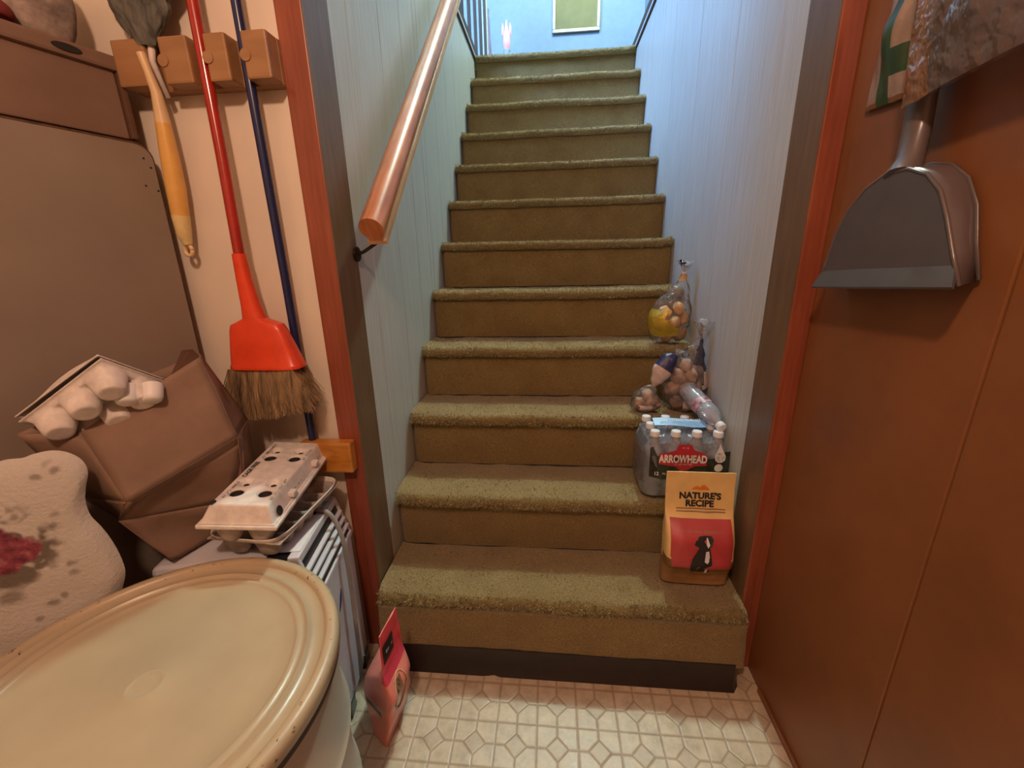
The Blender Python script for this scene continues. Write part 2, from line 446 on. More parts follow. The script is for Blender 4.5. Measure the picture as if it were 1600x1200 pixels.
slab('ceiling_stair', (-.06, .345, 2.62), (W+.06, .80, 2.66), CEIL)
# upper hall
slab('floor_hall', (0.001, 2.42, 2.30), (W-.001, 4.1, 2.368), CARPET)
slab('floor_hall_front', (-2.2, -1.2, 2.665), (2.2, .80, 2.70), CARPET)
slab('wall_hall_back', (-2.26, -1.26, 2.665), (2.26, -1.2, 4.8), HALLW)
slab('floor_hall_left', (-2.2, .3, 2.30), (-.061, 4.1, 2.368), CARPET)
slab('floor_hall_right', (W+.061, .3, 2.30), (2.2, 4.1, 2.368), CARPET)
slab('wall_hall_far', (-2.2, 3.80, 2.36), (2.2, 3.86, 4.8), HALLW)
slab('wall_hall_left', (-2.26, -1.2, 2.36), (-2.2, 3.86, 4.8), HALLW)
slab('wall_hall_right', (1.30, 2.9, 2.36), (1.36, 3.8, 4.8), HALLW)
slab('ceiling_hall', (-2.26, -1.2, 4.8), (2.2, 3.86, 4.86), CEIL)
# door casing: jambs and casings
def trim(name, a, b, m, bev=.003): return struct(MB().box(a, b, bev=bev).build(name, m))
trim('trim_1', (-.058, .235, 0), (-.0005, .249, 2.14), REDW)
trim('trim_2', (-.0008, .236, 0), (.0012, .349, 2.08), JAMB, .0005)
trim('trim_3', (W+.0005, .235, 0), (1.0598, .249, 2.14), REDW)
trim('trim_4', (W-.0012, .236, 0), (W+.0008, .349, 2.08), JAMB, .0005)
trim('trim_5', (-.058, .235, 2.08), (1.0598, .249, 2.14), REDW)
slab('wall_front_right', (W+.001, .25, 0), (1.10, .345, 2.36), JAMB)
# stairwell cap trim up at hall level
for i, (sx, x) in enumerate(((1, 0.0), (-1, W))):
    a = x-.055*sx; b = x+.004*sx
    mb = MB(); mb.box((min(a, b), .82, 2.373), (max(a, b), 3.79, 2.392), 0, bev=.002)
    mb.box((min(x-.02*sx, x+.008*sx), .82, 2.355), (max(x-.02*sx, x+.008*sx), 3.79, 2.372), 1, bev=.002)
    struct(mb.build('trim_%d' % (6+i), [WHITEP, DARKW]))
    mb = MB(); mb.box((min(x-.05*sx, x-.012*sx), .82, 2.393), (max(x-.05*sx, x-.012*sx), 3.3, 2.475), 0, bev=.002)
    struct(mb.build('trim_%d' % (8+i), DARKW))
# vinyl toe kick goes with the stairs; floor/wall corner bead on the right
trim('baseboard_right', (1.052, -2.2, 0), (1.0598, .165, .012), RWALL, .002)

# ------------------------------------------------------------------ staircase
stairs = thing('staircase', 'steep straight staircase covered in worn olive brown carpet rising between panelled walls', 'stairs', (W/2, .2, 0))
NX = 150
def step(n):
    y, z = nos(n); zb = nos(n-1)[1] if n > 1 else .07
    yb = y+.022 if n > 1 else .176
    yf = RUN*(n+1)+.024
    if n == NS: yf = y+.35
    prof = []
    if n > 1:
        for t in range(7): prof.append((yb - .004*sin(t/6*pi), zb + (z-.035-zb)*t/6, 0))
    else:
        for t in range(7): prof.append((.170 + .014*t/6, zb + (z-.035-zb)*t/6, 0))
    r = .017
    for t in range(9):
        a = -pi/2 + t/8*pi
        prof.append((y+.008 - r*cos(a), z-.017+r*sin(a)*1.0, 1))
    for t in range(1, 9): prof.append((y+.008+(yf-y-.008)*t/8, z, 2))
    Vs = []; Fs = []
    x0, x1 = .003, W-.003
    if n == 1: x0, x1 = .004, W-.001
    for i in range(NX+1):
        x = x0+(x1-x0)*i/NX
        ed = min(1, min(x-x0, x1-x)/.05)
        sag = -.004*ed + .006*nz((x, n*3.1, 0), 3)*ed
        ew = .016*(1-min(1, (x-x0)/.02))**2+.006*(1-min(1, (x1-x)/.02))**2
        for (py, pz, k) in prof:
            w_ = 1.0 if k else .35
            dz = (sag + .0035*nz((x, py, pz), 18))*(1 if k else .0)
            dy = (.006*nz((x, n*1.7, 5), 4)*w_ + .003*nz((x, py*2, pz*2), 22)) if k < 2 else 0
            ey = ew if (k < 2) else 0
            ez = -ew*.5 if k == 1 else 0
            Vs.append((x, py+dy+ey, pz+dz+ez))
    m = len(prof)
    for i in range(NX):
        for j in range(m-1):
            a = i*m+j; Fs.append((a, a+m, a+m+1, a+1))
    for base, rev in ((0, False), (NX*m, True)):          # side faces down to the step underneath
        idx = list(range(base, base+m)); k = len(Vs)
        px = Vs[base][0]; Vs.append((px, yf, zb))
        f = idx+[k]; Fs.append(tuple(f if rev else f[::-1]))
    o = mesh_obj('carpeted_step', Vs, Fs, CARPET, stairs, smooth=True, angle=60)
    # short pile standing up on tread and nosing
    pv = []; pf = []
    rnd = random.Random(n)
    cnt = {1: 9500, 2: 8500, 3: 7500, 4: 6500}.get(n, 5000)
    for q in range(cnt):
        x = rnd.uniform(x0+.004, x1-.004)
        if rnd.random() < .5:
            a = rnd.uniform(-.9, pi/2); by, bz = y+.008-r*cos(a), z-.017+r*sin(a); nrm = V3((0, -cos(a), sin(a)))
        else:
            by, bz = rnd.uniform(y, yf-.01), z; nrm = V3((0, 0, 1))
        ed = min(1, min(x-x0, x1-x)/.05)
        sag = -.004*ed + .006*nz((x, n*3.1, 0), 3)*ed
        b = V3((x, by+.006*nz((x, n*1.7, 5), 4)*(1 if nrm.z < .99 else 0), bz+sag-.001))
        d = (nrm + V3((rnd.uniform(-.8, .8), rnd.uniform(-.8, .8), rnd.uniform(-.3, .3)))).normalized()*rnd.uniform(.004, .0100)*(1 if nrm.z > .99 else 1.15)
        t = d.cross(V3((rnd.uniform(-1, 1), rnd.uniform(-1, 1), rnd.uniform(-1, 1)))).normalized()*.0011
        k = len(pv); pv += [b-t, b+t, b+d]; pf.append((k, k+1, k+2))
    p = sub('carpet_pile', pv, pf, PILE, o); p['kind'] = 'stuff'
for n in range(1, NS+1): step(n)
# black vinyl toe strip
mb = MB(); pts = []
for i in range(61):
    t = i/60; x = .006+t*(1.000)
    kink = .006*exp(-((x-.335)/.012)**2)
    dz = -.006*exp(-((x-.335)/.02)**2)
    pts.append((x, kink, dz))
prof = [(.176, .082), (.168, .080), (.166, .05), (.165, .018), (.158, .006), (.155, .0), (.178, 0)]
Vs = []; Fs = []; m = len(prof)
for (x, k, dz) in pts:
    r_ = max(0, (x-.99)/.016)
    for (py, pz) in prof: Vs.append((x, py+(k if pz < .03 else 0)+r_*r_*.02, pz*(1-.0*r_)+(.004*(1-x) if pz > .07 else 0)))
for i in range(len(pts)-1):
    for j in range(m-1): a = i*m+j; Fs.append((a, a+m, a+m+1, a+1))
Fs.append(tuple(range(m))); Fs.append(tuple(range((len(pts)-1)*m, len(pts)*m))[::-1])
mesh_obj('toe_strip', Vs, Fs, BLACKV, stairs, smooth=True, angle=40, label='glossy black vinyl strip along the bottom of the first riser')

# ------------------------------------------------------------------ handrail
ra = V3((.072, .285, 1.205)); rd = V3((0, 1.065, .955)).normalized(); rl = 1.75
hr = thing('handrail', 'glossy reddish brown wooden handrail mounted on the left stair wall', 'handrail', (.072, .285, 1.205))
nrm = V3((1, 0, 0)).cross(rd).normalized()            # up-ish normal
if nrm.z < 0: nrm = -nrm
ex = V3((1, 0, 0))
prof = []
for k in range(15):
    a = -radians(38) + k/14*radians(256); prof.append((.030*cos(a), .030*sin(a)))
mb = MB()
prof += [(-.017, -.026), (-.017, -.034), (.017, -.034), (.017, -.026)]
mb.prism([ra+ex*a+nrm*b for a, b in prof], rd*rl)
mb.build('rail', RAILW, hr, smooth=True, angle=50)
mb = MB(); mb.prism([ra+ex*a+nrm*b for a, b in ((-.022, -.034), (.025, -.034), (.025, -.044), (-.022, -.044))], rd*rl)
mb.build('base_strip', RAILB, hr, label='paler flat strip along the underside of the rail')
for t in (.05, .95, 1.55):
    p = ra+rd*t-nrm*.044
    mb = MB(); mb.tube([p, p-nrm*.02, V3((.022, p.y-.01, p.z-.05)), V3((.004, p.y-.01, p.z-.055))], .0045, 8)
    mb.tube([V3((.007, p.y-.01, p.z-.055)), V3((0.001, p.y-.01, p.z-.055))], .018, 16)
    mb.build('bracket', WIRE, hr, smooth=True, angle=40)

# ------------------------------------------------------------------ upper hall furnishings
fr = thing('picture_frame', 'pale framed picture hanging on the light blue wall at the top of the stairs', 'picture', (.71, 3.79, 3.05))
mb = MB(); x0, x1, z0, z1 = .50, .915, 3.048, 3.60; t = .026
for a, b in (((x0, 3.775, z0), (x1, 3.799, z0+t)), ((x0, 3.775, z1-t), (x1, 3.799, z1)), ((x0, 3.775, z0+t), (x0+t, 3.799, z1-t)), ((x1-t, 3.775, z0+t), (x1, 3.799, z1-t))):
    mb.box(a, b, bev=.004)
mb.build('frame', plain('frame_silver', (.30, .28, .25), .35, .3), fr)
MB().box((x0+t, 3.787, z0+t), (x1-t, 3.795, z1-t)).build('picture', plain('olive_print', (.17, .15, .06), .85, 0, .1, 5), fr)
# slender lamp standing in the hall
GLOW = bpy.data.materials.new('lamp_glow'); GLOW.use_nodes = True
b_ = GLOW.node_tree.nodes['Principled BSDF']; b_.inputs['Base Color'].default_value = (.25, .2, .24, 1)
b_.inputs['Emission Color'].default_value = (1, .62, .68, 1); b_.inputs['Emission Strength'].default_value = .7
lx, ly = .135, 3.25
lm = thing('hall_lamp', 'small glowing pinkish crystal lamp standing in the hall above the top step', 'lamp', (lx, ly, 2.368))
mb = MB(); mb.lathe([(0, 0), (.07, 0), (.07, .02), (.02, .035), (.016, .12), (.03, .15), (.03, .2), (.018, .24), (.028, .29), (.02, .33), (.03, .36), (0, .36)], (lx, ly, 2.368), 20)
mb.build('lamp_base', plain('crystal_blue', (.40, .55, .68), .15, .2), lm, smooth=True, angle=40)
mb = MB(); mb.lathe([(0, .36), (.020, .37), (.030, .42), (.026, .47), (.014, .5), (.006, .56), (0, .57)], (lx, ly, 2.368), 16)
mb.lathe([(0, 0), (.012, .01), (.01, .06), (0, .09)], (lx-.03, ly, 2.368+.46), 8); mb.lathe([(0, 0), (.012, .01), (.01, .06), (0, .09)], (lx+.03, ly, 2.368+.46), 8)
mb.build('lamp_shade', GLOW, lm, smooth=True)
vs = thing('tall_vase', 'tall slim purplish vase beside the dark hall railing', 'vase', (-.03, 3.3, 2.392))
mb = MB(); mb.lathe([(0, 0), (.035, 0), (.04, .05), (.030, .2), (.036, .35), (.028, .5), (.03, .56), (.022, .60), (.026, .64), (0, .645)], (-.03, 3.3, 2.392), 20)
mb.build('vase_body', plain('purple_glaze', (.22, .20, .36), .3), vs, smooth=True, angle=50)
# railing left of the stairwell
rg = thing('hall_railing', 'dark railing with thin balusters along the left edge of the stairwell', 'railing', (-.03, 2.4, 2.432))
for k in range(10):
    y = .95+k*.25
    MB().box((-.040, y-.011, 2.431), (-.020, y+.011, 3.23), bev=.002).build('baluster', DARKW, rg)
MB().box((-.055, .84, 3.23), (-.005, 3.28, 3.28), bev=.006).build('top_rail', DARKW, rg)
MB().box((-.052, 3.205, 2.431), (-.012, 3.245, 3.4), bev=.003).build('post', plain('pale_post', (.5, .56, .6), .5), rg)

# ------------------------------------------------------------------ broom wall
mb = MB(); ZR0, ZR1 = 1.484, 1.566
xs = [-.385, -.315, -.283, -.222, -.187, -.141, -.108, -.056]
mb.box((-.385, .225, ZR0), (-.056, .2495, ZR1), bev=.002)
for a, b in ((0, 1), (2, 3), (4, 5), (6, 7)):
    mb.box((xs[a], .188, ZR0), (xs[b], .2255, ZR1), bev=.004)
rk = thing('broom_rack', 'orange brown wooden rack with gripping slots screwed high on the wall left of the stairs', 'rack', (-.22, .24, ZR0))
mb.build('rack_body', RACKW, rk)
for x in (-.190, -.111, -.286):
    mb = MB(); mb.tube([(x+.004, .19, ZR0+.002), (x+.004, .19, ZR0+.03)], .010, 14)
    T = Matrix.Identity(4)
    mb.tube([(x+.006, .1925, 1.505), (x+.006, .1905, 1.5051)], .012, 14)
    mb = MB(); mb.tube([(x+.008, .186, 1.525), (x+.008, .205, 1.525)], .011, 16)
    mb.build('grip_roller', RACKW, rk, smooth=True, angle=40)
# red broom
br = thing('broom', 'red broom with a flared orange red head and straw bristles hanging from the rack', 'broom', (-.2, .19, .80))
MB().tube([(-.2005, .206, 2.02), (-.203, .203, 1.6), (-.200, .196, 1.35), (-.196, .183, 1.10)], .0115, 16).build('handle', REDH, br, smooth=True, angle=50)
hx = [(-.198, 1.155, .0135, .0135), (-.197, 1.10, .016, .015), (-.193, 1.04, .021, .017), (-.190, 1.012, .027, .018), (-.190, 1.004, .045, .019), (-.189, .998, .062, .020),
      (-.188, .985, .068, .022), (-.184, .94, .079, .027), (-.181, .905, .087, .030), (-.181, .902, .089, .032), (-.181, .895, .089, .032), (-.181, .893, .084, .029)]
Vs = []; Fs = []; n = 28
for (cx, z, a, b) in hx:
    for k in range(n):
        t = 2*pi*k/n; e = .45 if a > .04 else .9
        xx = a*math.copysign(abs(cos(t))**e, cos(t)); yy = b*math.copysign(abs(sin(t))**e, sin(t))
        # left side plumb, right side flaring as in a angled head
        if a > .04: xx = xx if xx > 0 else xx*.92
        Vs.append((cx+xx, .186+yy, z))
for i in range(len(hx)-1):
    for k in range(n): Fs.append((i*n+k, (i+1)*n+k, (i+1)*n+(k+1) % n, i*n+(k+1) % n))
Fs.append(tuple(range(n))); Fs.append(tuple(range((len(hx)-1)*n, len(hx)*n))[::-1])
mesh_obj('head', Vs, Fs, REDP, br, smooth=True, angle=35)
mb = MB(); rnd = random.Random(3)
mb.box((-.258, .166, .800), (-.102, .206, .896), 0)
mb = MB()
Vs = []; Fs = []                                      # dense core
for j in range(9):
    t = j/8; z = .896-.105*t
    for k in range(24):
        a = 2*pi*k/24; xx = (.078+.012*t)*math.copysign(abs(cos(a))**.5, cos(a)); yy = (.024+.004*t)*math.copysign(abs(sin(a))**.5, sin(a))
        Vs.append((-.184+.004*t+xx+(.022*t*t if xx > 0 else -.006*t), .186+yy, z+(.02*t if xx > 0 else 0)*max(0, xx/.09)))
for j in range(8):
    for k in range(24): Fs.append((j*24+k, (j+1)*24+k, (j+1)*24+(k+1) % 24, j*24+(k+1) % 24))
Fs.append(tuple(range(8*24, 9*24))[::-1]); mb.add(Vs, Fs)
for q in range(2600):
    u = rnd.uniform(-1, 1); v = rnd.uniform(-1, 1)
    if rnd.random() < .6: v = -1+rnd.random()*.15
    p0 = V3((-.184+.080*u, .186+.026*v, .895)); L = rnd.uniform(.075, .125)
    sx = .022*u+.018*max(0, u)**2+rnd.uniform(-.010, .010)
    p2 = V3((p0.x+sx, p0.y+.008*v+rnd.uniform(-.004, .004), p0.z-L+.022*max(0, u)))
    p1 = (p0+p2)/2+V3((rnd.uniform(-.003, .003), rnd.uniform(-.002, .002), 0)); t = V3((.0007, 0, 0)); t2 = V3((.0004, .0006, 0))
    mb.add([p0-t, p0+t, p1+t, p1-t, p2+t2, p2-t2], [(0, 1, 2, 3), (3, 2, 4, 5)])
o = mb.build('bristles', STRAW, br, label='greyish straw bristles'); o['kind'] = 'stuff'
# blue stick
o = MB().tube([(-.1175, .207, 2.02), (-.1195, .212, 1.5), (-.122, .222, 1.1), (-.124, .226, .62)], .0098, 16).build('mop_handle', BLUEH, None, smooth=True, angle=50)
tag(o, 'dark navy blue pole with scuffs standing upright behind the red broom head', 'pole')
# duster
du = thing('duster', 'long yellow handled duster with grey head up hanging at the left end of the rack', 'duster', (-.325, .2, 1.12))
P = [(-.338, .214, 1.178), (-.340, .212, 1.20), (-.337, .210, 1.24), (-.331, .208, 1.30), (-.326, .205, 1.36), (-.321, .202, 1.42), (-.317, .198, 1.475), (-.318, .190, 1.51), (-.321, .186, 1.54)]
R = [.008, .015, .0175, .019, .0175, .014, .010, .0075, .008]
MB().tube(P[5:], R[5:], 18).build('handle', YELP, du, smooth=True, angle=60)
MB().tube(P[2:6], R[2:6], 18).build('grip', YELG, du, smooth=True, angle=60, label='amber middle of the handle')
MB().tube(P[:3], [.009, .0150, .0178], 18).build('handle_end', plain('pale_yellow_tip', (.74, .58, .27), .3), du, smooth=True, angle=60, label='pale yellow end of the handle')
mb = MB()
ring = [V3((-.340+.009*cos(a), .214, 1.166+.012*sin(a))) for a in [2*pi*k/20 for k in range(21)]]
mb.tube(ring, .0045, 8); mb.build('hanging_loop', YELP, du, smooth=True)
mb = MB(); mb.tube([(-.308, .215, 1.47), (-.312, .20, 1.53), (-.306, .20, 1.56), (-.300, .20, 1.62), (-.296, .2, 1.70)], [.005, .006, .007, .008, .007], 12); mb.build('stem', WHT, du, smooth=True)
mb = MB()
def head(u, v):
    a = 2*pi*u; z = 1.553+.20*v; rr = (.012+.055*sin(min(1, v*1.5+.06)*pi/2))*(1+.25*nz((cos(a), sin(a), v*3), 3))
    return (-.300+rr*1.05*cos(a)-.012*(1-v), .196+rr*.55*sin(a), z)
mb.grid(head, 48, 24); mb.build('duster_head', DUSTG, du, smooth=True)
# wood block at the foot of the casing
o = MB().box((-.150, .203, .606), (-.014, .2345, .690), bev=.005).build('wood_ledge', LEDGEW, None)
tag(o, 'short varnished orange wood block fixed low at the left door casing', 'wood block')

# ------------------------------------------------------------------ leaning tan board, shelf and box on the left
ed = V3((.32, .947, 0)).normalized(); en = V3((.947, -.32, 0)).normalized()      # along the board, its facing direction
def LP(s, t, z, o=(-.372, .216, 0)): return V3(o)-ed*s-en*t+V3((0, 0, z))
bd = thing('tabletop_board', 'large tan board with a rounded corner leaning upright at the left wall', 'board', (-.46, -.2, 0))
def rrect(L, H, r, z0=0):
    pts = [(L, z0), (0, z0)]
    for k in range(7): a = k/6*pi/2; pts.append((r-r*cos(a), H-r+r*sin(a)))
    pts.append((L, H)); return pts
mb = MB(); mb.prism([LP(s+.004, 0, z) for s, z in rrect(.95, 1.381, .030, .004)], -en*.016); mb.build('board_face', BOARD, bd)
mb = MB(); mb.prism([LP(s, .003, z) for s, z in rrect(.96, 1.386, .033)], -en*.020); mb.build('edge_band', BOARDE, bd, label='worn dark brown edge of the board')
for s, z in ((.022, 1.355), (.012, 1.338), (.008, 1.292), (.03, 1.30)):
    c = LP(s, -.0005, z); MB().tube([c, c-en*.002], .0022, 8).build('screw_hole', HOLE, bd)
mb = MB()
mb.box((0, 0, 0), (.9, .20, .018), T=frame(LP(-.0, .028, 1.372), -ed, -en, (0, 0, 1)))
sh = thing('storage_shelf', 'dark wooden shelf running along the left wall behind the tan board', 'shelf', (-.5, -.2, 0))
mb.build('shelf_board', CARDD, sh)
for s in (.02, .84):
    MB().box((0, 0, 0), (.035, .035, 1.371), T=frame(LP(s, .19, 0), -ed, -en, (0, 0, 1))).build('post', CARDD, sh)
bx = thing('cardboard_box', 'brown cardboard box with a hand hole and lid on the shelf at the top left', 'box', LP(.2, .1, 1.391))
Tb = frame(LP(.018, .008, 1.391), -ed, -en, (0, 0, 1))
mb = MB(); mb.box((.012, .006, 0), (.50, .17, .128), 0, Tb, .003); mb.build('box_body', CARDB, bx)
mb = MB(); mb.box((0, -.004, .122), (.51, .18, .150), 0, Tb, .006); mb.build('lid', CARDB, bx)
mb = MB(); mb.box((0.0, -.0035, 0), (.011, .17, .123), 0, Tb, .003); mb.build('end_flap', CARDD, bx, label='dark end edge of the box')
mb = MB()
hp = [(.085+.022*cos(a), -.0062, .136+.0065*sin(a)) for a in [2*pi*k/16 for k in range(16)]]
mb.prism([Tb @ V3(p) for p in hp], Tb.to_3x3() @ V3((0, .002, 0))); mb.build('hand_hole', HOLE, bx)
# folded cloths on the box
def blob(c, r, seed, amp=.15, sc=3, n=28, T=None):
    Vs = []; Fs = []
    m = n//2
    for j in range(m+1):
        th = pi*j/m
        for i in range(n):
            ph = 2*pi*i/n; d = V3((sin(th)*cos(ph), sin(th)*sin(ph), cos(th)))
            k = 1+amp*noise.noise(d*sc+V3((seed*7.1, seed*3.3, seed)))
            p = V3((d.x*r[0]*k, d.y*r[1]*k, d.z*r[2]*k))
            if T: p = T @ p
            Vs.append(p+V3(c))
    for j in range(m):
        for i in range(n): Fs.append((j*n+i, (j+1)*n+i, (j+1)*n+(i+1) % n, j*n+(i+1) % n))
    return Vs, Fs
Tc = Tb.to_3x3().to_4x4()
def pad(name, s0, s1, t0, t1, z0, z1, m, label, cat, seed, sc=14):
    def f(u, v):
        a = 2*pi*u; rr = sin(pi*v)**.35; cz = -cos(pi*v)
        x = math.copysign(abs(cos(a))**.5, cos(a))*rr; y = math.copysign(abs(sin(a))**.5, sin(a))*rr
        p = V3(((s0+s1)/2+x*(s1-s0)/2, (t0+t1)/2+y*(t1-t0)/2, (z0+z1)/2+cz*(z1-z0)/2))
        q = noise.noise(p*sc+V3((seed, 0, 0)))*.008
        return Tb @ (p+V3((q*.6, q*.8, q if v > .3 else 0)))
    o = MB().grid(f, 40, 20).build(name, m, None, smooth=True); tag(o, label, cat); return o
pad('spotted_cloth', .030, .135, .02, .15, .152, .30, FLOR2, 'dull pinkish cloth with dark spots bundled on the cardboard box', 'cloth', 1)
pad('red_cloth', .130, .40, .004, .13, .152, .200, REDCL, 'dark red folded cloth on the cardboard box beside the spotted cloth', 'cloth', 5)

# ------------------------------------------------------------------ white appliance
AO = V3((-.004, -.036, 0)); ay = V3((-.165, .986, 0)).normalized(); ax = V3((-.986, -.165, 0)).normalized()
TA = frame(AO, ax, ay, (0, 0, 1))
ap = thing('portable_heater', 'white portable appliance with a black top panel and side grille standing behind the cream drum', 'appliance', AO+ax*.18+ay*.13)
HA = .535; DA = .240; WA = .325
mb = MB()
mb.box((.045, 0, .02), (WA, DA, HA), 0, TA, .012)
mb.box((0, 0, .02), (.05, DA, .43), 0, TA, .010)
mb.build('casing', WHITEP, ap)
mb = MB(); mb.box((.048, .004, .44), (.098, DA-.004, HA+.003), 0, TA, .003); mb.build('control_panel', BLACKP, ap, label='black strip along the top')
mb = MB(); mb.prism([TA @ V3((x, .003, z)) for x, z in ((.050, HA-.002), (.030, HA-.010), (.002, .432), (.050, .432))], ay*(DA-.006)); mb.build('grille_recess', BLACKP, ap)
mb = MB(); mb.box((.026, 0, HA-.014), (.050, DA, HA+.006), 0, TA, .003); mb.box((-.002, 0, .421), (.010, DA, .437), 0, TA, .002)
mb.prism([TA @ V3((x, 0, z)) for x, z in ((.050, HA), (.026, HA-.002), (-.002, .428), (.050, .428))], ay*.007)
mb.prism([TA @ V3((x, DA-.007, z)) for x, z in ((.050, HA), (.026, HA-.002), (-.002, .428), (.050, .428))], ay*.007)
mb.build('grille_frame', WHITEP, ap)
for t in (.27, .50, .73):
    x = .026-.027*t; z = HA-.012-.088*t
    MB().box((x-.006, .004, z-.004), (x+.006, DA-.004, z+.003), 0, TA, .002).build('louver', WHITEP, ap)
for y in (.05, .19): MB().box((-.004, y, 0), (.03, y+.04, .05), 0, TA, .004).build('foot', BLACKP, ap)
mb = MB(); mb.prism([TA @ V3((-.0008, .10+a, .33+b)) for a, b in ((-.012, -.022), (-.004, -.004), (.004, .012), (.016, .026), (.016, .012), (.008, -.006), (-.002, -.018))], ax*.001)
mb.build('logo', NAVYINK, ap)
cpts = [TA @ V3(p) for p in ((.10, .16, HA+.012), (.05, .165, HA+.016), (.015, .16, HA+.004), (-.008, .15, .49), (-.014, .145, .42), (-.016, .14, .33), (-.017, .13, .22), (-.016, .125, .12), (-.014, .12, .06))]
def smoothp(P, k=6):
    out = []
    for i in range(len(P)-1):
        p0, p1, p2, p3 = P[max(i-1, 0)], P[i], P[i+1], P[min(i+2, len(P)-1)]
        for j in range(k):
            t = j/k; out.append(.5*((2*p1)+(p2-p0)*t+(2*p0-5*p1+4*p2-p3)*t*t+(3*p1-p0-3*p2+p3)*t**3))
    return out+[P[-1]]
mb = MB(); mb.tube(smoothp(cpts), .0055, 10); mb.build('power_cord', GREYC, ap, smooth=True, label='thick grey cord looping over the side')
# papers on it
mb = MB(); mb.box((.030, .02, HA+.0065), (.085, .155, HA+.0078), 0, TA)
o = mb.build('paper_sheet', PAPER, None); tag(o, 'white sheet of paper on the appliance under the open egg tray', 'paper')
mb = MB(); mb.box((.034, .175, HA+.0065), (.10, .24, HA+.0082), 0, TA)
o = mb.build('leaflet', PAPERB, None); tag(o, 'pale blue leaflet on the far end of the appliance', 'leaflet')

# ------------------------------------------------------------------ egg cartons
def sst(a, b, x): t = max(0, min(1, (x-a)/(b-a))); return t*t*(3-2*t)
def tray_h(u, v, L=.30, B=.112):
    """moulded tray: flat rim, twelve cups going down, cones between"""
    e = min(u, L-u, v, B-v)
    if e < .006: return 0
    cu, cv = (L-.016)/6, (B-.016)/2
    a = ((u-.008) % cu)/cu-.5; b = ((v-.008) % cv)/cv-.5
    r = sqrt(a*a*1.05+b*b)
    d = .046*(1-sst(.24, .56, r))
    edge = sst(.006, .014, e)
    mid = .010*edge
    return -max(mid, d)*edge
def tray(name, T, mat, parent=None, L=.30, B=.112, sgn=1, **k):
    mb = MB(); mb.grid(lambda s, t: T @ V3((s*L, t*B, sgn*tray_h(s*L, t*B, L, B))), 108, 44)
    lip = .004
    return mb.build(name, mat, parent, smooth=True, mods=[('SOLIDIFY', dict(thickness=.0018, offset=0))], **k)
def lid_h(u, v, L, B):
    e = min(u, L-u, v, B-v)
    h = .004+.033*min(1, max(0, (e-.004)/.014))
    for cu in (.060, .097, L-.100, L-.063):
        for cv in (.045, B-.042):
            r = sqrt(((u-cu)/1.0)**2+((v-cv)/1.0)**2)
            h -= (.013 if cu in (.060, L-.100) else .008)*(1-sst(.006, .017, r))
    return h
# closed carton on top, its long side towards the stairs
c0 = V3((-.176, -.098, .690)); c1 = V3((-.2255, .205, .700))              # near-left to far-left along the length
TL = orth(c0, (c1-c0), V3((-1, -.12, .0)))            # x along length, y to the left
Lc, Bc = .306, .142
ex_, ey_, ez_ = [V3(TL.col[i][:3]) for i in range(3)]
if ez_.z < 0: ez_ = -ez_
ey_ = -V3((ex_.y, -ex_.x, 0)).normalized()            # pointing left; want right
ey_ = -ey_
ez_ = ex_.cross(ey_); 
if ez_.z < 0: ez_ = -ez_
ey_ = (ey_ + V3((0, 0, -.10))).normalized(); ez_ = ex_.cross(ey_); ez_ = ez_ if ez_.z > 0 else -ez_
TL = frame(c0, ex_, ey_, ez_)
ec = thing('egg_carton', 'closed pale pulp egg carton with round lid holes and printed lettering on the open tray', 'egg carton', c0+ex_*.14+ey_*.06-V3((0, 0, .05)))
mb = MB(); mb.grid(lambda s, t: TL @ V3((s*Lc, t*Bc, lid_h(s*Lc, t*Bc, Lc, Bc)-.037)), 170, 84)
for cu_ in (.060, .097, Lc-.100, Lc-.063):
    for cv_ in (.045, Bc-.042):
        big = cu_ in (.060, Lc-.100); rr = .0125 if big else .0055
        MB().grid(lambda a, r: TL @ V3((cu_+rr*(.02+.98*r)*cos(2*pi*a)*1.0, cv_+rr*(.02+.98*r)*sin(2*pi*a), lid_h(cu_+rr*r*cos(2*pi*a), cv_+rr*r*sin(2*pi*a), Lc, Bc)-.037+.0016)), 28, 5).build('lid_hole', HOLE, ec)
mb.build('lid', PULP, ec, smooth=True, mods=[('SOLIDIFY', dict(thickness=.0012, offset=0))])
mb = MB(); mb.box((-.004, -.003, -.043), (Lc+.004, Bc+.005, -.034), 0, TL, .003); mb.build('rim', PULP, ec)
tb = frame(TL @ V3((0, 0, -.043)), ex_, ey_*(Bc/.112), ez_)
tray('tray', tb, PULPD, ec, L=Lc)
for u in (.085, .215):
    MB().box((u, Bc-.010, -.026), (u+.018, Bc+.004, -.014), 0, TL, .003).build('latch_tab', PULP, ec)
ink = MB()
lidtop = lambda off: (lambda x, y: TL @ V3((off[0]+x, off[1]-y, lid_h(off[0]+x, off[1]-y, Lc, Bc)-.037+.0018)))
put_text(ink, 'CAGE FREE', .0135, lambda x, y: lidtop((.150, .034))(x, y+.004), 0, .0003)
put_marks(ink, 0.07, .009, lambda x, y: lidtop((.235, .034))(x, y+.004))
put_marks(ink, 0.065, .008, lambda x, y: lidtop((.068, .034))(x, y+.004))
put_marks(ink, 0.04, .008, lambda x, y: TL @ V3((.13+x, Bc-.006+(-y)*.3, -.021+y*.9)), 0)
for (u, v) in ((.022, .020),):
    ink.add([TL @ V3((u+.008*cos(a), v+.006*sin(a), .0012)) for a in [2*pi*k/20 for k in range(20)]], [tuple(range(20))])
ink.build('black_print', INK, ec); ink = MB()
ink.add([TL @ V3((.035+.011*cos(a), Bc-.001-.0035*(1+sin(a)), -.023+.010*sin(a))) for a in [2*pi*k/20 for k in range(20)]], [tuple(range(20))])
ink.build('black_print', INK, ec)
ink = MB()
